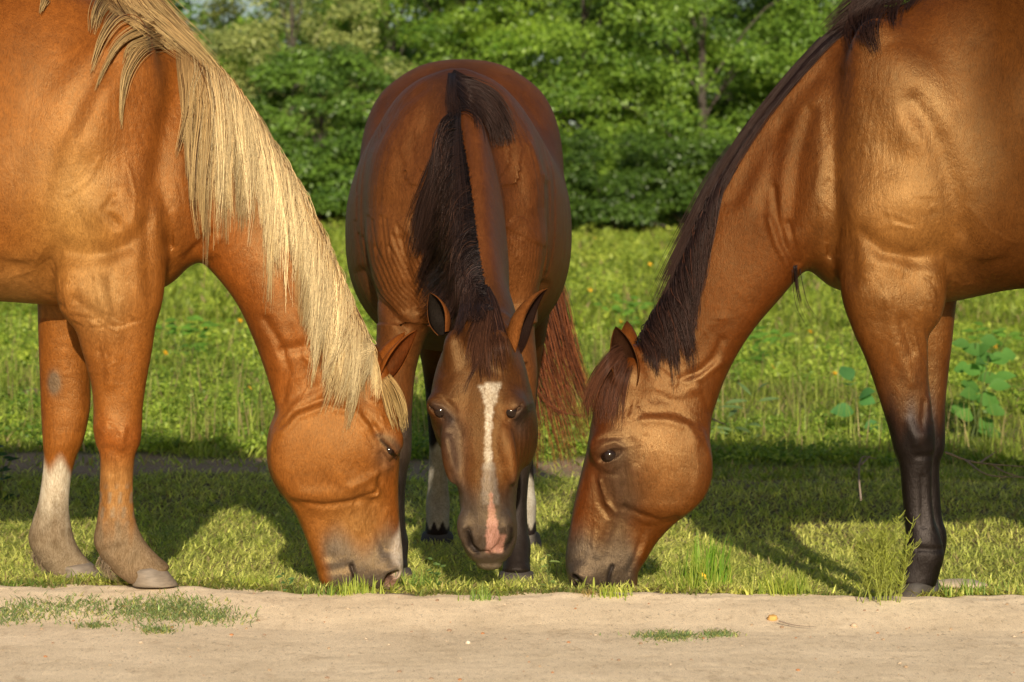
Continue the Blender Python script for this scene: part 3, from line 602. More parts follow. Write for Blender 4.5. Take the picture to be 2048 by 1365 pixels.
    V = carve(V, N, P, feats, lat * (1 - .42 * ((P[:, 0] < 1450) & (P[:, 1] > 640))), 1.3); V = smooth(V, F, 1, .35)
    n = len(V); x, y = P.T
    C = np.tile([.150, .042, .0060], (n, 1))
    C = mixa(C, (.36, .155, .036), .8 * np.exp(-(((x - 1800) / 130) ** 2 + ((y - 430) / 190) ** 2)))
    C = mixa(C, (.48, .26, .10), .45 * np.exp(-(((x - 1785) / 60) ** 2 + ((y - 400) / 60) ** 2)))  # bright spot of sun on the shoulder put into the coat colour
    C = mixa(C, (.17, .058, .011), .6 * ss(1880, 2000, x))
    C = mixa(C, (.150, .036, .005), .75 * ss(1650, 1560, x) * ss(200, 320, y))
    C = mixa(C, (.17, .055, .018), .40 * ss(60, 15, polydist(P, [(1700, 20), (1600, 130), (1500, 260)])))
    C = mixa(C, (.34, .145, .045), .6 * np.exp(-(((x - 1330) / 62) ** 2 + ((y - 930) / 90) ** 2)))
    C = mixa(C, (.19, .042, .007), .6 * ss(1215, 1170, x - .12 * (1000 - y)) * ss(760, 800, y))
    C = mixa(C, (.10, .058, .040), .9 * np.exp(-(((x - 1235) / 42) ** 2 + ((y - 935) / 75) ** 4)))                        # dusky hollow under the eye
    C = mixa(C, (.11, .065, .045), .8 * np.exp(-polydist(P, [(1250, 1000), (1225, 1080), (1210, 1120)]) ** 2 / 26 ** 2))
    C = mixa(C, (.082, .068, .062), .95 * ss(1035, 1110, y + (1200 - x) * .18 + 10 * np.sin(x / 13)) * ss(1288, 1255, x))
    C = mixa(C, (.05, .03, .02), .6 * np.exp(-(((x - 1215) / 28) ** 2 + ((y - 905) / 20) ** 2)))
    legs = (V[:, 2] < PZ(640)) & (x > 1660) & (x < 2000)
    pl = np.where((V[:, 1] < 0)[:, None], to_px(V[:, 0], V[:, 2], Yd + yN), to_px(V[:, 0], V[:, 2], Yd + yO))
    C = np.where(legs[:, None], mixa(C, (.10, .034, .013), ss(690, 820, pl[:, 1] + 14 * np.sin(pl[:, 0] * .2)) * .85), C)
    C = np.where(legs[:, None], mixa(C, (.008, .005, .005), ss(765, 885, pl[:, 1] + 16 * np.sin(pl[:, 0] * .16))), C)
    hl = (V[:, 2] < .75) & (x > 2200); C = np.where(hl[:, None], mixa(C, (.018, .010, .009), ss(.62, .42, V[:, 2])), C)
    dn = np.exp(-polydist(P, [(1223, 1129), (1217, 1145), (1214, 1188)]) ** 2 / 14) * (V[:, 1] < 0); C = mixa(C, (.012, .008, .008), .9 * dn)
    dn = np.exp(-polydist(P, [(1147, 1149), (1156, 1160), (1162, 1188)]) ** 2 / 30) * (V[:, 1] < 0); C = mixa(C, (.012, .008, .008), .9 * dn)
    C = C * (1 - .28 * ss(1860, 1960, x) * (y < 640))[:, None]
    gloss = np.clip(.80 - .65 * ss(1850, 1990, x) * (y < 620) - .38 * ss(1640, 1590, x) * ss(120, 220, y) * ss(760, 690, y) - .25 * ss(240, 80, y) - .25 * legs * ss(780, 880, y) + .12 * np.sin(x * .03) * np.sin(y * .023), 0, 1)
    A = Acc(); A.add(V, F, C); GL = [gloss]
    def put(Vv, Ff, Cc, g=.05): A.add(Vv, Ff, Cc); GL.append(np.full(len(Vv), g))
    ez = lambda px, py, yy: (PX(px, Yd), yy, PZ(py, Yd))
    for sgn in (-1, 1):
        tipx = 1232 if sgn < 0 else 1262
        Ve, Fe, ie = ear(ez(1264, 772, sgn * .050), ez(tipx, 649 if sgn < 0 else 640, sgn * .080), .047, (-.30, sgn * 1.0, -.05), phi=(2.0, 1.15))
        tt = ss(.62, .70, Ve[:, 2]); Co = mixa(np.tile([.24, .07, .012], (len(Ve), 1)), (.03, .014, .01), tt); put(Ve, Fe, mixa(Co, (.05, .020, .010), ie))
    C_all = np.concatenate(A.C); V_all = np.concatenate(A.V) + np.array([0, Yd, 0]); F_all = np.concatenate(A.F)
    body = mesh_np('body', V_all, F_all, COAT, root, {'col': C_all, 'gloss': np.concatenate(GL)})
    for e in eyes: mesh_np('eye', e[0] + np.array([0, Yd, 0]), e[1], eye_m, root)
    for toe, heel, d, yc in ((1776, 1866, Yd + yN, yN), (1796, 1876, Yd + yO, yO)):
        z0 = float(gr(PX(toe, d), d)) - .005
        Vh, Fh = hoof_rings(PX(toe, d), PX(heel, d), .056, Yd + yc, z0, max(.05, PZ(1158, d) - z0), -1); h = Acc(); h.add(Vh, Fh, hoof_col(Vh, (.03, .025, .022), z0, (.08, .06, .045))); h.obj('hoof', hoof_m, root)
    for x0, yc in ((hx, -.15), (hx + .12, .15)):
        z0 = float(gr(x0, Yd)); Vh, Fh = hoof_rings(x0 - .10, x0 + .05, .055, Yd + yc, z0, .075, -1); h = Acc(); h.add(Vh, Fh, hoof_col(Vh, (.05, .04, .035), z0)); h.obj('hoof', hoof_m, root)
    bvh = BVHTree.FromPolygons(V_all.tolist(), F_all.tolist())
    return root, body, bvh
# ================================================================== 3. dark bay horse (middle, facing the camera)
def to_front(V): return np.stack([1024 + V[:, 0] * F_PX / (D0 + V[:, 1]), HOR + (CAM_Z - V[:, 2]) * F_PX / (D0 + V[:, 1])], 1)
MID_XB = -.165
def mid_place(v):
    """(depth, lateral, height) -> world, with the neck's sideways bend and the turn of the head"""
    s, l, z = v[:, 0], v[:, 1], v[:, 2]
    w = ss(1.0, .10, s + .25 * ss(.8, 1.2, z)) * ss(.62, .74, z + .6 * (s < .42) + .0 * s)
    w = np.where((z < .66) & (s > .45), 0, ss(.98, .16, s))
    a = R(-7) * ss(.45, .25, s) * ss(.80, .66, z)
    xs_ = l; ys_ = s - .12
    x = xs_ * np.cos(a) - ys_ * np.sin(a); y = xs_ * np.sin(a) + ys_ * np.cos(a) + .12
    hs = ss(.62, .30, s) * ss(.12, .52, z)
    return np.stack([x + MID_XB + (.120) * w - .032 * hs, y, z], 1)
def build_mid():
    root = empty('horse', (-.16, 1.3, -.05), 'dark bay horse facing the camera, white blaze and pink snip on its nose', 'horse', 'horses grazing nose to nose')
    if DRAFT: xs = axis([(-.14, .010), (2.42, None)]); zs = axis([(-.16, .010), (1.62, None)]); ys = axis([(-.40, .012), (.40, None)])
    else: xs = axis([(-.14, .0037), (.34, .006), (1.0, .010), (2.42, None)]); zs = axis([(-.16, .0040), (1.10, .0065), (1.62, None)]); ys = axis([(-.40, .0042), (.40, None)])
    f = Field(xs, ys, zs)
    torso = [(.70, 1.10, .69, .86, .10), (.76, 1.26, .74, .73, .175), (.84, 1.37, .82, .66, .215), (.96, 1.385, .97, .63, .26), (1.15, 1.33, 1.15, .60, .315), (1.40, 1.30, 1.40, .57, .348), (1.62, 1.36, 1.62, .60, .345), (1.80, 1.47, 1.80, .70, .325, 0, .04),
             (1.93, 1.52, 1.95, .80, .308, 0, .06), (2.06, 1.52, 2.10, .86, .292, 0, .08), (2.20, 1.43, 2.22, .92, .255, 0, .08), (2.31, 1.26, 2.31, 1.04, .16)]
    f.part([r if len(r) == 7 else r + (0.0, 0.0) for r in torso], 200, .22, .05, 2.35)
    neck = [(.86, 1.375, .78, .80, .098, 0, -.35), (.72, 1.31, .72, .78, .090, 0, -.35), (.58, 1.21, .66, .75, .090, 0, -.35), (.46, 1.09, .58, .71, .086, 0, -.38), (.35, .96, .50, .665, .084, 0, -.33), (.25, .84, .42, .63, .080, 0, -.25), (.17, .745, .34, .59, .078, 0, -.1), (.13, .70, .29, .57, .076, 0, 0)]
    f.part(neck, 150, .3, .05, 2.2)
    head = [(.110, .700, .27, .585, .070, 0, .1), (.055, .655, .275, .545, .090, 0, .08), (.005, .595, .272, .490, .113, 0, .06), (-.030, .525, .265, .440, .126, 0, .05), (-.050, .455, .255, .390, .132, 0, .05), (-.062, .395, .238, .345, .120, 0, -.05),
            (-.070, .340, .205, .300, .094, 0, -.05), (-.077, .285, .170, .255, .078), (-.082, .235, .140, .215, .071), (-.086, .195, .115, .185, .069), (-.088, .160, .100, .150, .071), (-.080, .128, .088, .122, .070), (-.066, .100, .080, .096, .064), (-.042, .076, .068, .073, .052), (-.018, .060, .050, .058, .034)]
    f.part([r if len(r) == 7 else r + (0, 0) for r in head], 170, .22, .03, 2.35, lam_end=.02)
    def fore(s0, yc, fw=0.0, g=-.085):
        r = [(-.10, .98, .16, .98, .085), (-.09, .84, .15, .86, .082), (-.075, .72, .12, .74, .072), (-.060, .60, .085, .61, .060), (-.050, .48, .06, .48, .050), (-.052, .42, .055, .42, .050), (-.052, .37, .055, .365, .048), (-.036, .32, .042, .32, .037),
             (-.032, .24, .040, .24, .030), (-.034, .165, .045, .165, .032), (-.045, .125, .055, .115, .040), (-.065, .085, .04, .06, .038), (-.08, .06, .03, .04, .040)]
        return [(s0 + a - fw * max(0, .9 - b), b + g, s0 + c - fw * max(0, .9 - e), e + g, w, yc + (.02 if b > .7 else .0) * (-1 if yc > 0 else 1), 0.) for a, b, c, e, w in r]
    f.part(fore(.86, -.172), 160, .5, .05, 2.1, lam_end=.02)
    f.part(fore(.86, .178, .12), 160, .5, .05, 2.1, lam_end=.02)
    g = -.095
    f.part(hind(1.86, -1, -.078, g), 110, .5, .05, 2.1, lam_end=.02)
    f.part(hind(1.84, -1, .205, g), 110, .5, .05, 2.1, lam_end=.02)
    for sg in (-1, 1):
        f.ball(1.95, sg * .20, 1.10, .20, .12, .30, .08); f.ball(.88, sg * .17, 1.00, .11, .075, .20, .07); f.ball(.84, sg * .135, .86, .09, .07, .11, .06)
        f.ball(-.004, sg * .098, .456, .040, .028, .030, .03); f.ball(.17, sg * .088, .395, .10, .035, .095, .04)
        f.ball(-.060, sg * .050, .155, .030, .020, .036, .022); f.ball(.02, sg * .055, .60, .04, .03, .05, .03)
        f.ball(-.045, sg * .075, .335, .025, .020, .07, .03)
    eyes = []
    for sg in (-1, 1):
        pts = []
        for (l, z) in ((.082, .424), (.103, .444), (.122, .466)): pts.append((f.front(sg * l, z), sg * l, z))
        m = np.array(pts[1]); o = np.array([-.72, sg * .68, 0.0]); eyes.append(uv_ball(m - o * .0200, .0188)); f.slot(pts, (.0026, .0050), .004)
        nn = [(f.front(sg * l, z), sg * l, z) for l, z in ((.050, .148), (.049, .125), (.036, .103), (.022, .098))]; f.slot(nn, (.0055, .0110), .006)
    V, F = f.mesh(); del f.F
    L0 = V.copy(); V = mid_place(V); F = F[:, ::-1]; N = vnorm(V, F); Q = to_front(V)
    head_m = ss(.42, .33, V[:, 1]) * ss(.80, .74, V[:, 2]); fac = np.clip(-N[:, 1], 0, 1) ** .6 * head_m
    feats = [([(975, 760), (975, 900), (980, 1000)], 16, 4), ([(905, 730), (900, 780)], 20, 4), ([(925, 850), (930, 930)], 14, -4), ([(1020, 850), (1012, 930)], 12, -4), ([(893, 880), (905, 930), (925, 975)], 8, 5), ([(1052, 880), (1040, 930), (1030, 960)], 7, 4),
             ([(900, 950), (915, 990)], 9, -5), ([(940, 760), (930, 820)], 14, -3), ([(862, 800), (880, 790), (905, 800)], 6, 4), ([(908, 838), (920, 870)], 6, -3), ([(936, 1062), (942, 1090), (955, 1108), (975, 1108)], 5, -12), ([(1023, 1055), (1022, 1080), (1012, 1098), (1000, 1100)], 5, -12),
             ([(928, 1056), (932, 1092), (948, 1114)], 6, 5), ([(1034, 1050), (1032, 1085)], 5, 4), ([(950, 1075)], 9, 4), ([(920, 1095), (940, 1125), (960, 1140)], 4, -5), ([(862, 806), (885, 812), (908, 838)], 4, 3), ([(858, 790), (885, 795), (912, 822)], 4, -3), ([(1068, 806), (1048, 812), (1030, 838)], 4, 3), ([(872, 860), (900, 866)], 5, -3), ([(978, 1106), (988, 1112)], 4, -2), ([(910, 700), (880, 740)], 18, -4), ([(1030, 760), (1045, 790)], 12, -3)]
    V = carve(V, N, Q, feats, fac)
    # body: skin folds over the ribs, shoulder edges, loin line
    N = vnorm(V, F); Q = to_front(V); bod = ss(.5, .7, V[:, 1]) 
    feats = []
    for i in range(15):
        x0 = 712 + i * 8.5; y0 = 560 - i * 3.0
        jj = rng.uniform(-40, 30); feats.append(([(x0 - 4 + jj * -.05, y0 - 85 + i * 2 + jj), (x0 + 8, y0 - 25), (x0 + 34, y0 + 35), (x0 + 70, y0 + 72)], 3.2, -2.6))
        x1 = 1000 + i * 6.0; feats.append(([(x1 + 5, 455 + i * 3), (x1 + 2, 530), (x1 - 6, 570), (x1 - 25, 610)], 2.8, -2.2))
    feats += [([(722, 545), (760, 610), (810, 655)], 10, -8), ([(1090, 570), (1065, 625)], 9, -9), ([(1085, 350), (1095, 450), (1090, 540)], 4, 3.0), ([(800, 480), (830, 620)], 10, -6), ([(780, 400), (810, 330), (850, 250)], 28, -6), ([(1040, 380), (1010, 300)], 25, -6),
              ([(745, 290), (790, 215), (850, 175)], 10, -4), ([(1060, 290), (1090, 360)], 7, 4), ([(1045, 190), (1080, 250), (1100, 320)], 8, -3), ([(772, 200), (750, 280)], 8, -3)]
    V = carve(V, N, Q, feats, bod * np.clip(.4 - N[:, 1], 0, 1), 1.5); V = smooth(V, F, 1, .3)
    # ---- colour
    n = len(V); C = np.tile([.155, .046, .013], (n, 1)); z = V[:, 2]; s = V[:, 1]; x, y = Q.T
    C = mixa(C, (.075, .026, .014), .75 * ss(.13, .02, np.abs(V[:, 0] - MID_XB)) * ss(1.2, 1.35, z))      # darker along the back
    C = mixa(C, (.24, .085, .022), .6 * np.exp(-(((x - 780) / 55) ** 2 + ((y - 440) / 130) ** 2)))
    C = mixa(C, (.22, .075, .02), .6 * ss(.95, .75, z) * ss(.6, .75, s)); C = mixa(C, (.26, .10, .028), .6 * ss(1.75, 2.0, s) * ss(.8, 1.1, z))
    hm = ss(.42, .33, s) * ss(.84, .72, z)
    C = mixa(C, (.112, .038, .010), hm)
    C = mixa(C, (.24, .080, .017), .7 * hm * np.exp(-((np.abs(x - 972) - 48) / 22) ** 2) * ss(780, 830, y) * ss(1000, 920, y))
    C = mixa(C, (.27, .10, .022), .6 * hm * np.exp(-(((x - 862) / 14) ** 2 + ((y - 880) / 60) ** 2)))
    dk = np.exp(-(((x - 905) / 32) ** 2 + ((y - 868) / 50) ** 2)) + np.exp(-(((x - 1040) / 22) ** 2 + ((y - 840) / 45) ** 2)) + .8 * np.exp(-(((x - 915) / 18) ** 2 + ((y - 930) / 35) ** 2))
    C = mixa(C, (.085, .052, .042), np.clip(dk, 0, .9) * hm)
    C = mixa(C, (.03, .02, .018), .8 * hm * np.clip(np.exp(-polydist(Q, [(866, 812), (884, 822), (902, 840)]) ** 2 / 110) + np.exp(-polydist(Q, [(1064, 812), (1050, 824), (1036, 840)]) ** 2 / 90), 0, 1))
    mz = ss(958, 1030, y + 10 * np.sin(x / 9) + .35 * np.abs(x - 980)) * hm; C = mixa(C, (.105, .086, .078), .94 * mz)
    C = mixa(C, (.30, .25, .20), .6 * ss(1112, 1135, y) * hm)
    # blaze: broken star, thin strip, grey roan, pink snip
    rr = rng.random(n) * .5 + .5 * np.sin(x * .9 + 3 * np.sin(y * .31)) * np.sin(y * .55 + 2 * np.sin(x * .4)); rag = 5 * np.sin(y * .23) + 3 * np.sin(y * .61 + 1)
    def band(y0, y1, xa, xb, wa, wb, soft=3.0):
        t = np.clip((y - y0) / (y1 - y0), 0, 1); return ss(soft, -soft, np.abs(x - (xa + (xb - xa) * t)) - (wa + (wb - wa) * t) - rag * .22 - 1.5 * (rr - .5)) * ss(y0 - 5, y0 + 5, y) * ss(y1 + 4, y1 - 4, y) * hm
    wh = np.maximum.reduce([band(766, 812, 986, 979, 17, 11, 4), .8 * band(772, 800, 962, 972, 6, 5, 4), band(800, 880, 979, 976, 9, 6), .95 * band(870, 940, 976, 977, 6, 9)])
    C = mixa(C, (.74, .68, .60), np.clip(wh * (.70 + .5 * rr), 0, 1))
    C = mixa(C, (.30, .27, .26), .75 * band(925, 1010, 977, 981, 11, 20, 5))
    pk = np.maximum(band(985, 1078, 982, 986, 2, 15, 2), band(1070, 1106, 992, 989, 20, 17, 2)); C = mixa(C, (.62, .34, .30), pk)
    dn = np.exp(-polydist(Q, [(937, 1064), (943, 1090), (956, 1106)]) ** 2 / 22) + np.exp(-polydist(Q, [(1023, 1057), (1021, 1082), (1010, 1098)]) ** 2 / 18)
    C = mixa(C, (.015, .010, .010), np.clip(dn, 0, .9) * hm)
    # legs
    lg = (L0[:, 2] < .62) & (L0[:, 0] > .55); fr = lg & (L0[:, 0] < 1.3); hd = lg & (L0[:, 0] > 1.5)
    C = np.where(fr[:, None], mixa(C, (.085, .060, .050), ss(.46, .36, z)), C); C = np.where(fr[:, None], mixa(C, (.022, .016, .014), ss(.32, .20, z) * .9), C)
    C = np.where(hd[:, None], mixa(C, (.022, .014, .012), ss(.55, .42, z)), C)
    zz = z + .02 * np.sin(V[:, 0] * 90); edge = np.where(L0[:, 1] < .06, .28, .155)
    C = np.where(hd[:, None], mixa(C, (.72, .68, .62), ss(edge, edge - .03, zz)), C)
    C = np.where(hd[:, None], mixa(C, (.03, .02, .02), ss(.006, -.006, z + .012 * np.sin(V[:, 0] * 230))), C)
    gloss = np.clip(.45 - .30 * ss(1.2, 1.6, s) + .1 * hm, 0, 1)
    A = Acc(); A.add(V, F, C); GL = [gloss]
    def put(Vv, Ff, Cc, g=.0): A.add(mid_place(Vv), Ff[:, ::-1], Cc); GL.append(np.full(len(Vv), g))
    # ears: the one on the left turned to the camera, the one on the right turned aside
    Ve, Fe, ie = ear((.12, -.088, .640), (.135, -.128, .745), .038, (-.9, -.6, .15), phi=(2.1, 1.35)); put(Ve, Fe, mixa(np.tile([.24, .08, .022], (len(Ve), 1)), (.022, .017, .014), ie))
    Ve, Fe, ie = ear((.09, .062, .600), (.13, .148, .765), .056, (-.35, 1.0, -.75), phi=(1.9, 1.1)); put(Ve, Fe, mixa(np.tile([.30, .105, .028], (len(Ve), 1)), (.020, .008, .005), ie))
    C_all = np.concatenate(A.C); V_all = np.concatenate(A.V); F_all = np.concatenate(A.F)
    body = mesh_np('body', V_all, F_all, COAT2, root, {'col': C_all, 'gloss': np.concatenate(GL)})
    for e in eyes: mesh_np('eye', mid_place(e[0]), e[1][:, ::-1], eye_m, root)
    def hf(toe, heel, yc, z0, ht, hw, col):
        Vh, Fh = hoof_rings(toe, heel, hw, yc, z0, ht, -1 if toe < heel else 1, .6); Vw = np.stack([Vh[:, 1] + MID_XB, Vh[:, 0], Vh[:, 2]], 1)
        h = Acc(); h.add(Vw, Fh[:, ::-1], hoof_col(Vw, col, z0)); h.obj('hoof', hoof_m, root)
    hf(.755, .885, -.172, -.086, .055, .060, (.05, .04, .035)); hf(.655, .785, .178, -.086, .055, .060, (.04, .032, .028))
    hf(1.775, 1.90, -.078, -.100, .085, .062, (.045, .042, .045)); hf(1.755, 1.88, .205, -.100, .085, .062, (.09, .075, .06))
    bvh = BVHTree.FromPolygons(V_all.tolist(), F_all.tolist())
    return root, body, bvh
# ------------------------------------------------------------------ hair
CAMP = np.array([0, -D0, CAM_Z])
def hit(bvh, px, py, fallback):
    d = Vector(((px - 1024) / F_PX, 1.0, (HOR - py) / F_PX)); h = bvh.ray_cast(Vector(CAMP), d.normalized())
    return (h[0].y, True) if h[0] is not None else (fallback, False)
def crv(pts, n):
    A = np.asarray(pts, float)
    if len(A) == 2: return A[0] + (A[1] - A[0]) * np.linspace(0, 1, n)[:, None]
    seg = np.r_[0, np.cumsum(np.linalg.norm(np.diff(A, axis=0), axis=1))]; u = np.linspace(0, seg[-1], n)
    i = np.clip(np.searchsorted(seg, u, side='right') - 1, 0, len(A) - 2); t = ((u - seg[i]) / (seg[i + 1] - seg[i]))[:, None]
    P = np.vstack([2 * A[0] - A[1], A, 2 * A[-1] - A[-2]]); p0, p1, p2, p3 = P[i], P[i + 1], P[i + 2], P[i + 3]
    return .5 * (2 * p1 + (p2 - p0) * t + (2 * p0 - 5 * p1 + 4 * p2 - p3) * t * t + (-p0 + 3 * p1 - 3 * p2 + p3) * t ** 3)
def lay(bvh, PP, ymid, lift, root_in=.15, lift0=.0):
    """drape outlines (N,K,2) given in the animal's side view over its hide -> world paths"""
    N, K, _ = PP.shape; out = np.zeros((N, K, 3))
    for i in range(N):
        last = ymid; ys = []
        for k in range(K):
            y, ok = hit(bvh, PP[i, k, 0], PP[i, k, 1], last)
            if ok and abs(y - ymid) > .6: y = last
            ys.append(y); last = y
        ys = np.array(ys); t = np.linspace(0, 1, K)
        y = ys - lift[i] * (np.sin(np.clip(t / .35, 0, 1) * math.pi / 2)) - lift0
        w = ss(0, root_in, t); y = y * w + ymid * (1 - w)
        y[1:-1] = (y[:-2] + y[1:-1] * 2 + y[2:]) / 4
        out[i, :, 0] = (PP[i, :, 0] - 1024) * (D0 + y) / F_PX; out[i, :, 1] = y; out[i, :, 2] = CAM_Z - (PP[i, :, 1] - HOR) * (D0 + y) / F_PX
    return out
def fall(crest, ends, n, K=13, lenr=(.6, 1.05), clump=36, bulge=12, rngs=None, tip=.35, spread=26, wav=3):
    """roots along crest, tips along ends (same parameter); clumped"""
    t = np.sort(rngs.random(n)); c = crv(crest, 400); e = crv(ends, 400); ix = (t * 399).astype(int)
    r = c[ix] + rngs.normal(0, 2.5, (n, 2)); L = rngs.uniform(*lenr, n)
    cl = (t * clump).astype(int); cl = np.clip(cl + rngs.integers(-1, 2, n), 0, clump)
    co = rngs.normal(0, spread, (clump + 1, 2)) * [0.35, 1]; cLn = rngs.uniform(.82, 1.08, clump + 1)
    e2 = e[ix] + co[cl] * .8; ce = e[np.clip(((cl + .5) / clump * 399).astype(int), 0, 399)] + co[cl]
    tips = e2 * tip + ce * (1 - tip) + rngs.normal(0, 4, (n, 2))
    v = (tips - r) * (L * cLn[cl])[:, None]; s = np.linspace(0, 1, K)
    nrm = np.stack([v[:, 1], -v[:, 0]], 1); nrm /= np.linalg.norm(nrm, axis=1, keepdims=True)
    b = bulge * rngs.uniform(.3, 1.2, n); ph = rngs.random(n) * 6.28; am = rngs.uniform(.3, 1, n) * wav
    fall.cl = cl; wv = rngs.random(clump + 1) * 6.28; am = am + wav * .9
    PP = r[:, None] + v[:, None] * (s ** 1.0)[None, :, None] + nrm[:, None] * (b[:, None] * np.sin(np.pi * s ** .7)[None] + am[:, None] * np.sin((ph * .22 + wv[cl])[:, None] + s[None] * (6 + 3 * np.sin(wv[cl]))[:, None]) * s[None])[:, :, None]
    return PP, t
def lock(pts, n, w0, w1, rngs, K=14, wm=None):
    c = crv(pts, K); tg = np.gradient(c, axis=0); nr = np.stack([tg[:, 1], -tg[:, 0]], 1); nr /= np.linalg.norm(nr, axis=1, keepdims=True) + 1e-9
    s = np.linspace(0, 1, K); w = w0 + (w1 - w0) * s
    if wm is not None: w = w + (wm - (w0 + w1) / 2) * np.sin(np.pi * s)
    o = rngs.normal(0, .5, n); L = rngs.uniform(.55, 1.0, n); PP = np.zeros((n, K, 2)); ph = rngs.random(n) * 6.28
    for i in range(n):
        sc = np.linspace(0, L[i], K); ci = np.stack([np.interp(sc, s, c[:, 0]), np.interp(sc, s, c[:, 1])], 1); ni = np.stack([np.interp(sc, s, nr[:, 0]), np.interp(sc, s, nr[:, 1])], 1)
        PP[i] = ci + ni * (o[i] * np.interp(sc, s, w) + 1.2 * np.sin(ph[i] + sc * 8) * sc)[:, None]
    return PP
def hcol(n, K, root, tip, rngs, var=.25, dark=None, pdark=0.0, cl=None):
    root = np.array(root); tip = np.array(tip); s = (np.linspace(0, 1, K) ** .7)[None, :, None]
    C = (root * (1 - s) + tip * s) * np.exp(rngs.normal(0, var, (n, 1, 1)))
    if cl is not None: C = C * np.exp(rngs.normal(0, .22, cl.max() + 1))[cl][:, None, None]
    if dark is not None:
        m = (rngs.random(n) < pdark)[:, None, None]; C = np.where(m, np.array(dark), C)
    return np.clip(C, 0, 1)
FLAX = hair_mat('flaxen_hair', .40, .30, (1, .85, .6)); DARK = hair_mat('dark_hair', .42, .20, (1, .85, .8))
HK = .25 if DRAFT else 1.0
def nn_(n): return max(8, int(n * HK))
def hair_obj(name, groups, mat, root):
    A = Acc()
    for P, r, C in groups:
        V, F, Cc = strands(P, r, 3, .25, C); A.add(V, F, Cc)
    return A.obj(name, mat, root)
def chest_hair(root, bvh):
    g = np.random.default_rng(5); Y = .10; G = []
    crest = [(372, 88), (430, 128), (490, 200), (547, 292), (594, 372), (632, 442), (663, 512), (692, 582), (716, 642), (735, 690)]
    ends = [(404, 440), (456, 452), (522, 482), (580, 545), (622, 625), (642, 725), (657, 790), (682, 818), (702, 790), (738, 750)]
    for n, lf, rt, tp, lr, bl in ((nn_(3800), .005, (.13, .062, .018), (.20, .12, .045), (.45, 1.0), 4), (nn_(6400), .013, (.21, .115, .040), (.42, .31, .15), (.40, 1.08), 10), (nn_(2600), .022, (.27, .165, .068), (.54, .43, .24), (.30, 1.0), 15)):  # inner layer browned for shaded gaps, outer tips creamed for highlights
        PP, t = fall(crest, ends, n, 13, lr, 52, bl, g, spread=40, wav=4, tip=.22)
        keep = g.random(n) < np.clip(.22 + t * 3.2, 0, 1) * np.where((fall.cl % 7 == 3), .55, 1); PP, t, fall.cl = PP[keep], t[keep], fall.cl[keep]; n = len(PP); P = lay(bvh, PP, Y, np.full(n, lf) * g.uniform(.6, 1.4, n)); G.append((P, np.full(n, .00074) * g.uniform(.6, 1.5, n), hcol(n, 13, rt, tp, g, .14, (.12, .055, .02), .06, fall.cl)))
    L = [([(290, 22), (240, 30), (205, 75), (180, 150)], 60, 18, 3), ([(320, 48), (250, 78), (215, 125), (190, 182)], 70, 14, 2), ([(350, 76), (290, 90), (255, 140), (244, 200), (242, 260)], 110, 16, 2), ([(368, 84), (370, 154), (376, 250), (382, 424)], 120, 16, 5),
         ([(376, 92), (409, 176), (417, 246), (405, 380), (408, 476)], 190, 22, 4), ([(370, 100), (378, 190), (374, 235), (352, 318)], 90, 16, 5), ([(385, 100), (402, 200), (392, 300), (388, 400), (398, 480)], 90, 14, 6), ([(92, -6), (86, 8), (79, 28)], 30, 8, 2),
         ([(250, -60), (280, 5), (330, 55), (385, 96)], 420, 44, 30), ([(215, -30), (262, 12), (320, 50), (372, 100)], 300, 30, 22), ([(300, 10), (350, 60), (400, 108), (440, 150)], 260, 20, 16), ([(225, -12), (200, 20), (186, 70)], 60, 22, 8), ([(330, 60), (300, 80), (262, 95), (248, 130)], 70, 16, 6),
         ([(560, 330), (620, 440), (672, 560), (700, 650), (745, 716)], 260, 14, 10), ([(690, 600), (716, 650), (742, 700)], 120, 14, 10)]
    for pts, n, w0, w1 in L:
        n = nn_(n); PP = lock(pts, n, w0, w1, g); P = lay(bvh, PP, Y, np.full(n, .016) * g.uniform(.3, 1.7, n), .10); G.append((P, np.full(n, .0011), hcol(n, 14, (.17, .085, .030), (.36, .25, .11), g, .2, (.07, .03, .012), .12)))
    hair_obj('mane', G, FLAX, root)
    G = []
    for pts, n, w0, w1 in [([(762, 742), (782, 775), (798, 815), (808, 866)], 120, 9, 7), ([(760, 745), (772, 790), (782, 830), (794, 872)], 34, 9, 8), ([(765, 740), (790, 770), (806, 805), (816, 858)], 50, 6, 5)]:
        n = nn_(n); PP = lock(pts, n, w0, w1, g); P = lay(bvh, PP, Y + .03, np.full(n, .010) * g.uniform(.5, 1.5, n), .2); G.append((P, np.full(n, .0010), hcol(n, 14, (.18, .09, .03), (.36, .25, .10), g, .2)))
    hair_obj('forelock', G, FLAX, root)
    G = []; x0 = PX(-930, Y); n = nn_(500); t = np.linspace(0, 1, 12); P = np.zeros((n, 12, 3)); o = g.normal(0, .04, (n, 2))
    P[:, :, 0] = x0 - .12 * np.sin(t * 1.6)[None] + o[:, :1] * (t[None] + .2); P[:, :, 1] = Y + o[:, 1:] * (t[None] + .3); P[:, :, 2] = 1.25 - t[None] * g.uniform(.7, 1.0, (n, 1)) + .03 * np.sin(t * 3)[None]
    hair_obj('tail', [(P, np.full(n, .0015), hcol(n, 12, (.4, .2, .08), (.7, .5, .25), g))], FLAX, root)
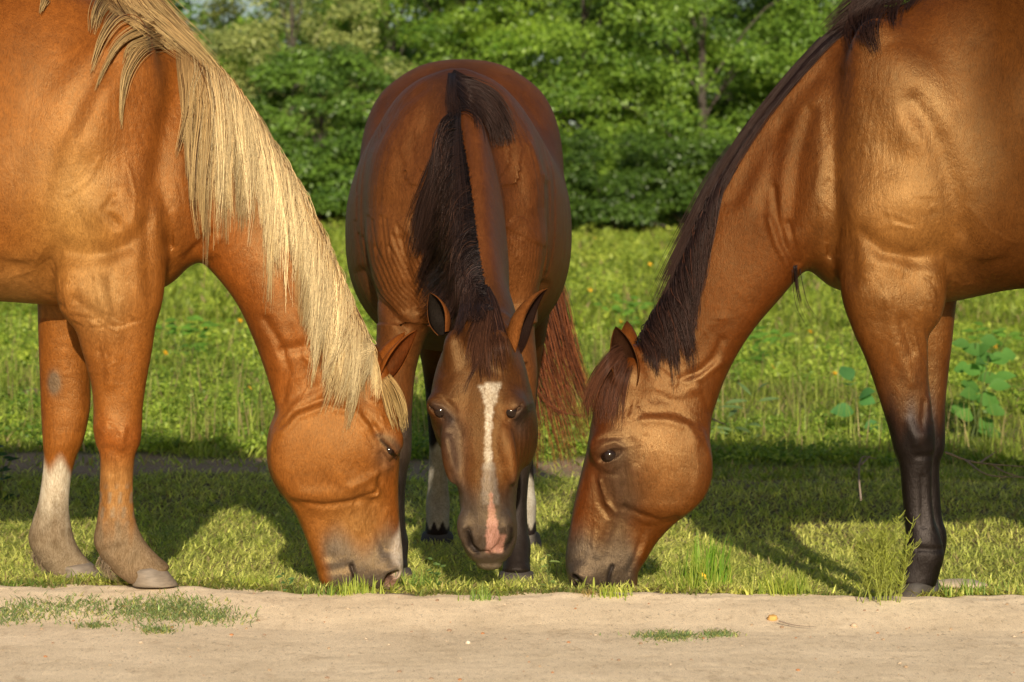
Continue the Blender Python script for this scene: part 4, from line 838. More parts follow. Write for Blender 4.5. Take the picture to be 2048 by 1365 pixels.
def bay_hair(root, bvh):
    g = np.random.default_rng(6); Y = .22; G = []
    BK = (.008, .006, .0065); BR = (.022, .010, .007)
    crest = [(1455, 338), (1425, 395), (1398, 448), (1375, 498), (1352, 545), (1330, 590), (1308, 628), (1285, 672)]
    ends = [(1392, 560), (1385, 640), (1378, 700), (1366, 725), (1352, 735), (1338, 725), (1318, 715), (1298, 725)]
    for n, lf, lr, bl in ((nn_(1700), .006, (.5, 1.0), 0), (nn_(2200), .014, (.5, 1.05), -7), (nn_(500), .022, (.4, .9), -12)):
        PP, t = fall(crest, ends, n, 13, lr, 30, bl, g, spread=22); P = lay(bvh, PP, Y, np.full(n, lf) * g.uniform(.6, 1.4, n)); G.append((P, np.full(n, .00115) * g.uniform(.7, 1.3, n), hcol(n, 13, BK, BR, g, .35, (.06, .022, .012), .05)))
    for pts, n, w0, w1 in [([(1810, -40), (1750, 0), (1712, 30), (1694, 62), (1702, 104)], 130, 26, 8), ([(1712, 36), (1665, 70), (1592, 146), (1530, 222), (1482, 296)], 620, 8, 10), ([(1650, 82), (1578, 162), (1514, 246), (1462, 330), (1426, 400)], 620, 9, 12), ([(1550, 190), (1490, 272), (1440, 355), (1402, 430), (1372, 495)], 620, 7, 14), ([(1475, 300), (1430, 368), (1392, 445), (1352, 530), (1318, 610)], 600, 14, 24),
                           ([(1770, -40), (1730, 0), (1690, 30), (1648, 66)], 330, 30, 18), ([(1790, -40), (1752, 8), (1740, 50), (1754, 112)], 150, 36, 14), ([(1830, -50), (1795, 0), (1788, 30), (1792, 60)], 110, 36, 12), ([(1860, -50), (1830, -10), (1812, 28)], 80, 30, 8), ([(1760, -30), (1715, 20), (1722, 60), (1740, 95)], 120, 24, 8),
                           ([(1590, 520), (1592, 560), (1602, 610), (1626, 655)], 12, 6, 12), ([(1380, 600), (1376, 660), (1392, 720), (1384, 770)], 16, 18, 16), ([(1340, 640), (1345, 720), (1350, 790)], 10, 22, 14), ([(1360, 620), (1362, 690), (1380, 735)], 14, 16, 10)]:
        n = nn_(n); PP = lock(pts, n, w0, w1, g); P = lay(bvh, PP, Y, np.full(n, .022 if pts[0][1] < 0 else .010) * g.uniform(.3, 1.6, n), .08); G.append((P, np.full(n, .0011), hcol(n, 14, BK, BR, g, .3)))
    hair_obj('mane', G, DARK, root)
    G = []
    for pts, n, w0, w1 in [([(1262, 690), (1228, 716), (1196, 762), (1180, 812), (1182, 858)], 260, 12, 22), ([(1260, 700), (1232, 740), (1212, 785), (1204, 850)], 240, 14, 34), ([(1256, 712), (1240, 760), (1228, 800), (1216, 860)], 110, 12, 26), ([(1262, 690), (1222, 710), (1186, 765), (1174, 810)], 90, 8, 8)]:
        n = nn_(n); PP = lock(pts, n, w0, w1, g); P = lay(bvh, PP, Y + .0, np.full(n, .008) * g.uniform(.3, 1.5, n), .2); G.append((P, np.full(n, .0009), hcol(n, 14, (.016, .008, .006), (.065, .022, .009), g, .4)))
    hair_obj('forelock', G, DARK, root)
    x0 = PX(2965, Y); n = nn_(500); t = np.linspace(0, 1, 12); P = np.zeros((n, 12, 3)); o = g.normal(0, .04, (n, 2))
    P[:, :, 0] = x0 + .12 * np.sin(t * 1.6)[None] + o[:, :1] * (t[None] + .2); P[:, :, 1] = Y + o[:, 1:] * (t[None] + .3); P[:, :, 2] = 1.25 - t[None] * g.uniform(.7, 1.0, (n, 1)) + .03 * np.sin(t * 3)[None]
    hair_obj('tail', [(P, np.full(n, .0015), hcol(n, 12, BK, BR, g))], DARK, root)
def mid_hair(root, bvh):
    g = np.random.default_rng(8); G = []; BK = (.008, .006, .0065); BR = (.022, .011, .008)
    def layf(PP, lift, clampy=None):
        N, K, _ = PP.shape; out = np.zeros((N, K, 3))
        for i in range(N):
            last = .6; ys = []
            for k in range(K):
                y, ok = hit(bvh, PP[i, k, 0], PP[i, k, 1], last)
                if k == 0:
                    ye = float(np.interp(PP[i, 0, 1], [148, 186, 250, 332, 430, 513, 585, 640], [.90, .72, .58, .46, .35, .25, .17, .12])) - .012; y = ye if abs(y - ye) > .12 else y
                if k and abs(y - last) > .10: y = last - .015 if y < last else last + .02
                ys.append(y); last = y
            ys = np.array(ys); y = ys.copy()
            for _ in range(3): y[1:-1] = (y[:-2] + y[1:-1] + y[2:]) / 3
            y -= lift[i] * (.4 + .6 * np.sin(np.linspace(0, 1, K) * np.pi * .6))
            out[i] = np.stack([(PP[i, :, 0] - 1024) * (D0 + y) / F_PX, y, CAM_Z - (PP[i, :, 1] - HOR) * (D0 + y) / F_PX], 1)
        return out
    crest = [(908, 225), (918, 262), (927, 305), (937, 370), (946, 440), (955, 510), (966, 570), (984, 622)]
    ends = [(856, 400), (834, 500), (832, 590), (846, 636), (872, 652), (900, 655), (930, 650), (966, 655)]
    for n, lf, lr, bl in ((nn_(1500), .010, (.5, 1.0), -6), (nn_(3000), .022, (.5, 1.05), -14), (nn_(700), .032, (.3, .9), -20)):
        PP, t = fall(crest, ends, n, 13, lr, 26, bl, g, spread=16); P = layf(PP, np.full(n, lf) * g.uniform(.5, 1.4, n)); G.append((P, np.full(n, .00105) * g.uniform(.7, 1.3, n), hcol(n, 13, BK, BR, g, .35, (.06, .028, .018), .04, fall.cl)))
    for pts, n, w0, w1 in [([(903, 148), (930, 165), (975, 195), (1008, 250), (1022, 292)], 300, 6, 20), ([(905, 172), (940, 180), (980, 208), (1006, 262)], 340, 14, 30), ([(908, 205), (935, 200), (962, 212), (988, 245), (1000, 296)], 320, 16, 22), ([(905, 160), (935, 185), (965, 215), (978, 262)], 120, 12, 30), ([(905, 147), (904, 190), (910, 236)], 240, 6, 12), ([(910, 215), (905, 260), (885, 330), (850, 400), (822, 450)], 60, 10, 26),
                           ([(908, 226), (892, 280), (872, 350), (850, 430), (836, 520)], 300, 5, 34), ([(912, 226), (905, 300), (900, 400), (895, 500)], 300, 5, 44)]:
        n = nn_(n); PP = lock(pts, n, w0, w1, g); P = layf(PP, np.full(n, .024) * g.uniform(.3, 1.5, n)); G.append((P, np.full(n, .0012), hcol(n, 14, BK, BR, g, .3)))
    hair_obj('mane', G, DARK, root)
    G = []
    for pts, n, w0, w1, wm in [([(968, 570), (972, 620), (962, 660), (954, 705), (950, 748)], 300, 4, 16, 16), ([(972, 575), (980, 620), (974, 665), (972, 710), (976, 764)], 300, 4, 22, 20), ([(978, 585), (990, 630), (998, 670), (1004, 705), (1012, 745)], 170, 4, 12, 14), ([(975, 600), (958, 645), (944, 690), (936, 735)], 60, 3, 10, 12), ([(975, 690), (950, 735), (925, 790)], 8, 4, 6, 5)]:
        n = nn_(n); PP = lock(pts, n, w0, w1, g, wm=wm); P = layf(PP, np.full(n, .014) * g.uniform(.3, 1.5, n)); G.append((P, np.full(n, .0010), hcol(n, 14, BK, (.05, .020, .010), g, .4)))
    hair_obj('forelock', G, DARK, root)
    G = []; K = 16
    for pts, n, sp, spt in [([(-.16, 2.33, 1.24), (.02, 2.46, 1.05), (.14, 2.46, .78), (.20, 2.46, .55), (.285, 2.46, .33)], 380, .030, .018), ([(-.16, 2.33, 1.24), (.00, 2.46, 1.00), (.10, 2.46, .70), (.15, 2.46, .50), (.245, 2.46, .22)], 260, .032, .034), ([(-.16, 2.33, 1.24), (-.02, 2.46, .98), (.06, 2.46, .66), (.13, 2.46, .42), (.20, 2.46, .14)], 160, .028, .03),
                           ([(-.16, 2.33, 1.24), (-.04, 2.46, .95), (.03, 2.46, .6), (.08, 2.46, .35), (.085, 2.46, .12)], 110, .03, .022), ([(.05, 2.44, .60), (.09, 2.44, .42), (.16, 2.44, .35), (.26, 2.44, .325)], 16, .01, .006), ([(.06, 2.44, .55), (.12, 2.44, .40), (.21, 2.44, .30)], 14, .012, .01)]:
        n = nn_(n); c = crv(pts, K); s = np.linspace(0, 1, K); o = g.normal(0, 1, (n, 3)) * [1, .6, .4]; L = g.uniform(.78, 1.0, n); P = np.zeros((n, K, 3)); ph = g.random(n) * 6.28
        for i in range(n):
            sc = s * L[i]; P[i] = np.stack([np.interp(sc, s, c[:, a]) for a in range(3)], 1) + o[i] * (sp + (spt - sp) * s)[:, None] * .8; P[i, :, 0] += .008 * np.sin(ph[i] + s * 6) * s
        G.append((P, np.full(n, .0014), hcol(n, K, (.045, .015, .008), (.17, .052, .018), g, .4, (.03, .014, .01), .25)))
    hair_obj('tail', G, DARK, root)
# ------------------------------------------------------------------ the place: ground
gnd_m, N_, L_, P_ = nt('ground_surface')
a_ = N_.new('ShaderNodeAttribute'); a_.attribute_name = 'col'; ag_ = N_.new('ShaderNodeAttribute'); ag_.attribute_name = 'sand'
tc_ = N_.new('ShaderNodeTexCoord'); mp_ = N_.new('ShaderNodeMapping'); mp_.inputs['Scale'].default_value = (1, 1, 1); L_.new(tc_.outputs['Object'], mp_.inputs[0])
n1 = nz(N_, L_, 3.0, 6, .65, mp_.outputs[0]); mpg = N_.new('ShaderNodeMapping'); mpg.inputs['Scale'].default_value = (1, .38, 1); L_.new(tc_.outputs['Object'], mpg.inputs[0]); n2 = nz(N_, L_, 60, 5, .7, mpg.outputs[0]); n3 = nz(N_, L_, 420, 3, .6, mpg.outputs[0])
mpw = N_.new('ShaderNodeMapping'); mpw.inputs['Scale'].default_value = (3.4, 1.5, 1); L_.new(tc_.outputs['Object'], mpw.inputs[0]); n4 = nz(N_, L_, 6, 6, .72, mpw.outputs[0], .6)
c_ = mixc(N_, L_, 1, a_.outputs['Color'], ramp(N_, L_, n1.outputs[0], [(.3, (.82, .80, .77)), (.7, (1.10, 1.10, 1.10))]).outputs[0], 'MULTIPLY')
c_ = mixc(N_, L_, 1, c_, ramp(N_, L_, n2.outputs[0], [(.26, (.78, .75, .70)), (.38, (.98, .98, .98)), (.75, (1.12, 1.12, 1.12))]).outputs[0], 'MULTIPLY')
c_ = mixc(N_, L_, 1, c_, ramp(N_, L_, n3.outputs[0], [(.32, (.70, .67, .63)), (.46, (1, 1, 1)), (.68, (1.12, 1.12, 1.12))]).outputs[0], 'MULTIPLY')
c_ = mixc(N_, L_, 1, c_, ramp(N_, L_, n4.outputs[0], [(.30, (.74, .70, .66)), (.45, (1, 1, 1)), (.7, (1.05, 1.05, 1.05))]).outputs[0], 'MULTIPLY')
n5 = nz(N_, L_, 95, 3, .6, mpg.outputs[0]); n6 = nz(N_, L_, 190, 2, .5, mpg.outputs[0])
c_ = mixc(N_, L_, ramp(N_, L_, n5.outputs[0], [(.62, (0, 0, 0)), (.69, (.55, .55, .55))]).outputs[0], c_, (.22, .15, .09)); c_ = mixc(N_, L_, ramp(N_, L_, n6.outputs[0], [(.64, (0, 0, 0)), (.70, (.5, .5, .5))]).outputs[0], c_, (.80, .70, .52))
L_.new(c_, P_.inputs['Base Color']); P_.inputs['Roughness'].default_value = .95; P_.inputs['Specular IOR Level'].default_value = .15
b1 = bump(N_, L_, n2.outputs[0], .30, .006); b2 = bump(N_, L_, n3.outputs[0], .6, .003, b1); b3 = bump(N_, L_, n4.outputs[0], .18, .006, b2); L_.new(b3, P_.inputs['Normal'])
def edge_y(x):
    x = np.asarray(x, float); return .015 + .022 * np.sin(x * 3.1) + .018 * np.sin(x * 8.3 + 1) + .012 * np.sin(x * 23 + np.sin(x * 9)) + .008 * np.sin(x * 51)
def build_ground():
    gx = np.r_[np.linspace(-70, -3.2, 60, endpoint=False), np.linspace(-3.2, 3.2, 420), np.linspace(3.2, 70, 60)[1:]]
    gy = np.r_[np.linspace(-30, -2.2, 40, endpoint=False), np.linspace(-2.2, 1.0, 300, endpoint=False), np.linspace(1, 8, 240, endpoint=False), np.linspace(8, 90, 160)]
    X, Y = np.meshgrid(gx, gy, indexing='ij'); Z = gr(X, Y)
    g = np.random.default_rng(2)
    n = g.normal(0, 1, X.shape); 
    for _ in range(3): n = (n + np.roll(n, 1, 0) + np.roll(n, -1, 0) + np.roll(n, 1, 1) + np.roll(n, -1, 1)) / 5
    near = (np.abs(X) < 3.2) & (Y < 1) & (Y > -2.2)
    ruts = .004 * np.sin(Y * 7 + .6 * np.sin(X * 1.2)) * ss(-.25, -.6, Y)
    Z = Z + near * n * .0012
    sand = ss(.012, -.012, Y - edge_y(X)); C = np.zeros(X.shape + (3,))
    soil = np.array([.13, .11, .05]); far = np.array([.14, .17, .035]); sa = np.array([.82, .66, .46]); path = np.array([.30, .205, .13])
    C[:] = soil; t = ss(3, 8, Y)[..., None]; C = C * (1 - t) + far * t
    bare = ss(.55, .75, np.sin(X * 5.1 + 2 * np.sin(Y * 3)) * np.sin(Y * 4.3 + 1.5 * np.sin(X * 2.7)) * .5 + .5) * ss(1.6, .2, Y); C = C * (1 - .6 * bare[..., None]) + np.array([.26, .21, .15]) * .6 * bare[..., None]
    pt = (ss(.50, .26, np.abs(Y - (4.10 + .10 * np.sin(X * 1.3))) + .09 * np.sin(X * 5 + np.sin(Y * 6)) + .06 * np.sin(X * 13)) * ss(2.6, 1.8, np.abs(X) * .9) * (1 - .45 * ss(.3, .9, X)))[..., None]; C = C * (1 - pt) + path * pt
    C = C * (1 - sand[..., None]) + sa * sand[..., None]
    idx = np.arange(X.size).reshape(X.shape); F = np.stack([idx[:-1, :-1], idx[1:, :-1], idx[1:, 1:], idx[:-1, 1:]], -1).reshape(-1, 4)
    o = mesh_np('ground', np.stack([X, Y, Z], -1).reshape(-1, 3), F, gnd_m, None, {'col': C.reshape(-1, 3), 'sand': sand.ravel()}); tag(o, kind='structure'); return o
# ------------------------------------------------------------------ leaves
def leaf_mat(name, rough=.5, trans=.45, spec=.35):
    m, N, L, P = nt(name); a = N.new('ShaderNodeAttribute'); a.attribute_name = 'col'
    L.new(a.outputs['Color'], P.inputs['Base Color']); P.inputs['Roughness'].default_value = rough; P.inputs['Specular IOR Level'].default_value = spec
    tr = N.new('ShaderNodeBsdfTranslucent'); g = N.new('ShaderNodeMix'); g.data_type = 'RGBA'; g.blend_type = 'MULTIPLY'; g.inputs[0].default_value = 1
    L.new(a.outputs['Color'], g.inputs[6]); g.inputs[7].default_value = (1.5, 1.6, .7, 1); L.new(g.outputs[2], tr.inputs['Color'])
    mx = N.new('ShaderNodeMixShader'); mx.inputs[0].default_value = trans; out = [n for n in N if n.type == 'OUTPUT_MATERIAL'][0]
    L.new(P.outputs[0], mx.inputs[1]); L.new(tr.outputs[0], mx.inputs[2]); L.new(mx.outputs[0], out.inputs['Surface']); return m
GRASS = leaf_mat('grass_leaf'); TREE = leaf_mat('tree_leaf', .45, .30, .4)
def blades(x, y, z, h, w, g, segs=3, lean=(.3, 1.0), droop=.6, prof=(1, .95, .7, .08)):
    n = len(x); az = g.random(n) * 2 * np.pi; ln = g.uniform(*lean, n); dx, dy = np.cos(az), np.sin(az); fz = g.random(n) * 2 * np.pi
    sx, sy = np.cos(az + np.pi / 2 + g.normal(0, .5, n)), np.sin(az + np.pi / 2)
    V = np.zeros((n, segs + 1, 2, 3)); 
    for k in range(segs + 1):
        u = k / segs; out = ln * (u + droop * u * u) * .6; up = u * (1 - droop * .45 * u * ln)
        cx = x + dx * h * out; cy = y + dy * h * out; cz = z + h * up * np.sqrt(np.clip(1.15 - .45 * ln, .2, 1)); ww = w * prof[min(k, len(prof) - 1)] * .5
        V[:, k, 0] = np.stack([cx - sx * ww, cy - sy * ww, cz], 1); V[:, k, 1] = np.stack([cx + sx * ww, cy + sy * ww, cz + ww * .3], 1)
    idx = np.arange(n * (segs + 1) * 2).reshape(n, segs + 1, 2)
    F = np.stack([idx[:, :-1, 0], idx[:, :-1, 1], idx[:, 1:, 1], idx[:, 1:, 0]], -1).reshape(-1, 4)
    return V.reshape(-1, 3), F, (segs + 1) * 2
def vn(x, y, s, seed=0):
    """cheap smooth noise 0..1"""
    a = seed * 1.7; x = x * s; y = y * s
    return .5 + .25 * (np.sin(x * 1.3 + 1.7 * np.sin(y * 1.1 + a)) * np.sin(y * 1.7 + 1.3 * np.sin(x * .9 + a)) + np.sin(x * 2.9 + a + 1.4 * np.sin(y * 2.3)) * np.sin(y * 3.1 - a + 1.2 * np.sin(x * 2.1)))
def gcol(n, x, y, g, dry=.08, seed=0, base=(.25, .32, .05), bright=(.40, .43, .085), dark=(.08, .13, .024)):
    t = np.clip(vn(x, y, 1.6, seed) + g.normal(0, .22, n), 0, 1)[:, None]; C = np.array(dark) * (1 - t) + np.array(bright) * t; C = C * .5 + np.array(base) * .5
    C = C * np.exp(g.normal(0, .22, (n, 1))); d = g.random(n) < dry; C[d] = np.array([.30, .24, .11]) * np.exp(g.normal(0, .2, (d.sum(), 1))); return np.clip(C, 0, 1)
def build_grass():
    g = np.random.default_rng(3); K = .3 if DRAFT else 1.0
    A = Acc()
    def zone(n, xr, yf, hr, wr, seed, lean, droop, dry, keep=None, hm=None, segs=3, **kw):
        n = int(n * K); u = g.random(n); y = yf(u); x = g.uniform(-1, 1, n) * xr(y)
        if keep is not None: m = g.random(n) < keep(x, y); x, y = x[m], y[m]
        n = len(x); h = g.uniform(*hr, n); w = g.uniform(*wr, n)
        if hm is not None: f = hm(x, y); h = h * f
        V, F, k = blades(x, y, gr(x, y) - .004, h, w, g, segs, lean, droop); A.add(V, F, np.repeat(gcol(n, x, y, g, dry, seed, **kw), k, 0))
    bare = lambda x, y: 1 - .75 * ss(.55, .75, np.sin(x * 5.1 + 2 * np.sin(y * 3)) * np.sin(y * 4.3 + 1.5 * np.sin(x * 2.7)) * .5 + .5) * ss(1.6, .2, y)
    pth = lambda x, y: 1 - .97 * ss(.52, .36, np.abs(y - (4.10 + .10 * np.sin(x * 1.3))) + .09 * np.sin(x * 5 + np.sin(y * 6)) + .06 * np.sin(x * 13)) * ss(2.6, 1.8, np.abs(x) * .9) * (.97 - .40 * ss(.3, .9, x))
    # creeping turf under the horses
    zone(150000, lambda y: 1.75 + y * .30, lambda u: .01 + 4.3 * u ** 1.15, (.018, .048), (.0035, .0075), 1, (.4, 1.5), .7, .13, lambda x, y: bare(x, y) * pth(x, y) * ss(-.03, .03, y - edge_y(x)), base=(.56, .57, .14), bright=(.80, .76, .24), dark=(.16, .22, .045))
    zone(30000, lambda y: 1.75 + y * .30, lambda u: .03 + 4.0 * u, (.035, .075), (.004, .0075), 2, (.6, 1.5), .8, .08, lambda x, y: bare(x, y) * pth(x, y) * ss(.45, .65, vn(x, y, 3, 4)), bright=(.50, .52, .12), base=(.34, .40, .07), dark=(.14, .20, .04))
    # ragged edge along the sand
    zone(9000, lambda y: 1.8 + 0 * y, lambda u: -.03 + .10 * u, (.012, .032), (.0025, .005), 3, (.4, 1.4), .6, .22, lambda x, y: ss(.35, .6, vn(x, y * 0, 4, 2)), base=(.10, .13, .05))
    # rougher meadow behind the path
    zone(80000, lambda y: 1.5 + y * .27, lambda u: 3.9 + 9 * u ** 1.4, (.05, .13), (.005, .011), 4, (.4, 1.4), .6, .12, lambda x, y: pth(x, y), lambda x, y: .55 + .9 * ss(.35, .8, vn(x, y, 1.1, 6)) * ss(4, 5.5, y))
    zone(42000, lambda y: 1.5 + y * .27, lambda u: 4.6 + 9.5 * u ** 1.3, (.03, .075), (.016, .034), 5, (.5, 1.3), .4, .03, lambda x, y: ss(.40, .62, vn(x, y, .9, 9)), lambda x, y: .8 + .8 * vn(x, y, 1.3, 3), dark=(.06, .12, .02), base=(.15, .23, .03))
    zone(50000, lambda y: 1.5 + y * .25, lambda u: 12 + 26 * u ** 1.5, (.08, .20), (.022, .050), 6, (.3, 1.1), .5, .06, None, lambda x, y: .6 + .7 * vn(x, y, .6, 2), base=(.20, .27, .035), bright=(.32, .36, .05))
    zone(5000, lambda y: 1.5 + y * .27, lambda u: 4.6 + 12 * u ** 1.3, (.16, .32), (.003, .006), 12, (.05, .5), .5, .35, lambda x, y: ss(.35, .6, vn(x, y, .8, 13)))
    def weeds(nc, nl, yf, size, rr, seed, hgt, cols):
        nc = int(nc * K); u = g.random(nc); y = yf(u); x = g.uniform(-1, 1, nc) * (1.5 + y * .27); m = (vn(x, y, 1.0, seed) > .42) & ((np.abs(y - 4.02) > .36) | (np.abs(x) > 2.6)); x, y = x[m], y[m]; nc = len(x)
        r = g.uniform(*rr, nc); cen = np.stack([x, y, gr(x, y) + hgt * r], 1); V, F, C = leaf_cloud(cen, r, int(nl * K), size, g, cols, .75); A.add(V, F, C)
    weeds(1500, 70000, lambda u: 4.45 + 6 * u ** 1.3, .013, (.05, .13), 9, .25, ((.10, .19, .025), (.36, .46, .06)))
    weeds(1300, 50000, lambda u: 8 + 10 * u, .020, (.07, .20), 5, .2, ((.15, .25, .03), (.40, .48, .065)))
    weeds(1100, 36000, lambda u: 16 + 19 * u, .034, (.12, .30), 7, .15, ((.20, .29, .04), (.42, .48, .075)))
    o = A.obj('grass', GRASS, None, True); tag(o, 'bright green meadow grass and creeping turf under and behind the horses', 'grass', kind='stuff')
    # dark patches of low weeds
    return o
# ------------------------------------------------------------------ trees
bark_m, N_, L_, P_ = nt('bark'); t_ = N_.new('ShaderNodeTexCoord'); n_ = nz(N_, L_, 14, 6, .7, t_.outputs['Object'])
L_.new(ramp(N_, L_, n_.outputs[0], [(.3, (.03, .024, .018)), (.7, (.09, .075, .06))]).outputs[0], P_.inputs['Base Color']); P_.inputs['Roughness'].default_value = .9
def tube(pts, r, ns=8):
    P = np.asarray(pts, float); K = len(P); T = np.gradient(P, axis=0); T /= np.linalg.norm(T, axis=1, keepdims=True); V = []
    for i in range(K):
        a = np.cross(T[i], [.13, .97, .2]); a /= np.linalg.norm(a); b = np.cross(T[i], a)
        for q in range(ns): f = q * 2 * math.pi / ns; V.append(P[i] + r[i] * (math.cos(f) * a + math.sin(f) * b))
    F = [(i * ns + q, i * ns + (q + 1) % ns, (i + 1) * ns + (q + 1) % ns, (i + 1) * ns + q) for i in range(K - 1) for q in range(ns)]
    return np.array(V), np.array(F)
def leaf_cloud(cen, rad, n, size, g, cols, flat=.7):
    """leaves spread through clumps. cen (M,3) rad (M,)"""
    M = len(cen); w = rad ** 2; w = w / w.sum(); i = g.choice(M, n, p=w); d = g.normal(0, 1, (n, 3)); d /= np.linalg.norm(d, axis=1, keepdims=True)
    d[:, 2] = np.where(d[:, 2] < -.3, -d[:, 2], d[:, 2]); rr = g.random(n) ** .45
    p = cen[i] + d * (rad[i] * rr)[:, None] * np.array([1, 1, flat])
    nr = d * .8 + g.normal(0, .55, (n, 3)) + np.array([0, -.15, .35]); nr /= np.linalg.norm(nr, axis=1, keepdims=True)
    a = np.cross(nr, g.normal(0, 1, (n, 3))); a /= np.linalg.norm(a, axis=1, keepdims=True); b = np.cross(nr, a); s = size * g.uniform(.6, 1.3, n)[:, None]
    V = np.stack([p - a * s * .95, p - b * s * .48 + a * s * .1, p + a * s * .95, p + b * s * .48 + a * s * .1], 1).reshape(-1, 3)
    F = np.arange(n * 4).reshape(-1, 4); tone = g.normal(0, .16, M)[i] + g.normal(0, .18, n)
    t = np.clip(.5 + tone * 1.3, 0, 1)[:, None]; C = np.array(cols[0]) * (1 - t) + np.array(cols[1]) * t
    return V, F, np.repeat(C, 4, 0)
def make_tree(x, y, H, Rr, n, size, cols, label, g, nclump=70, low=.12, dens=1.0, lean=0.0, cat='tree', name='broadleaf_tree', group='trees along the far edge of the meadow'):
    z0 = float(gr(x, y)); root = empty(name, (x, y, z0), label, cat, group)
    u = g.random(nclump); zz = low * H + (1 - low) * H * u; prof = np.sqrt(np.clip(1 - ((u - .42) / .62) ** 2, .05, 1)); az = g.random(nclump) * 2 * np.pi; rr = Rr * prof * g.uniform(.35, 1.0, nclump) ** .6
    cen = np.stack([x + rr * np.cos(az) + lean * u, y + rr * np.sin(az) * .8, z0 + zz], 1); rad = Rr * g.uniform(.16, .34, nclump) * (1.1 - .4 * u)
    T = Acc(); tp = [(x, y, z0 - .2), (x + .05 * H * g.normal() * .4, y, z0 + H * .25), (x + lean * .4, y + .1, z0 + H * .55), (x + lean * .8, y, z0 + H * .9)]
    T.add(*tube(crv(tp, 9), np.linspace(.035 * H * .42, .012, 9)))
    for k in range(min(16, nclump)):
        c = cen[k]; b0 = np.array([x, y, z0 + max(.15 * H, (c[2] - z0) * .55)]); mid = (b0 + c) / 2 + [0, 0, .06 * H]; T.add(*tube(crv([b0, mid, c], 6), np.linspace(.009 * H * .42, .004, 6), 5))
    T.obj('trunk', bark_m, root)
    V, F, C = leaf_cloud(cen, rad, int(n * (.3 if DRAFT else 1)), size, g, cols); A = Acc(); A.add(V, F, C); A.obj('crown', TREE, root, False)
    return root
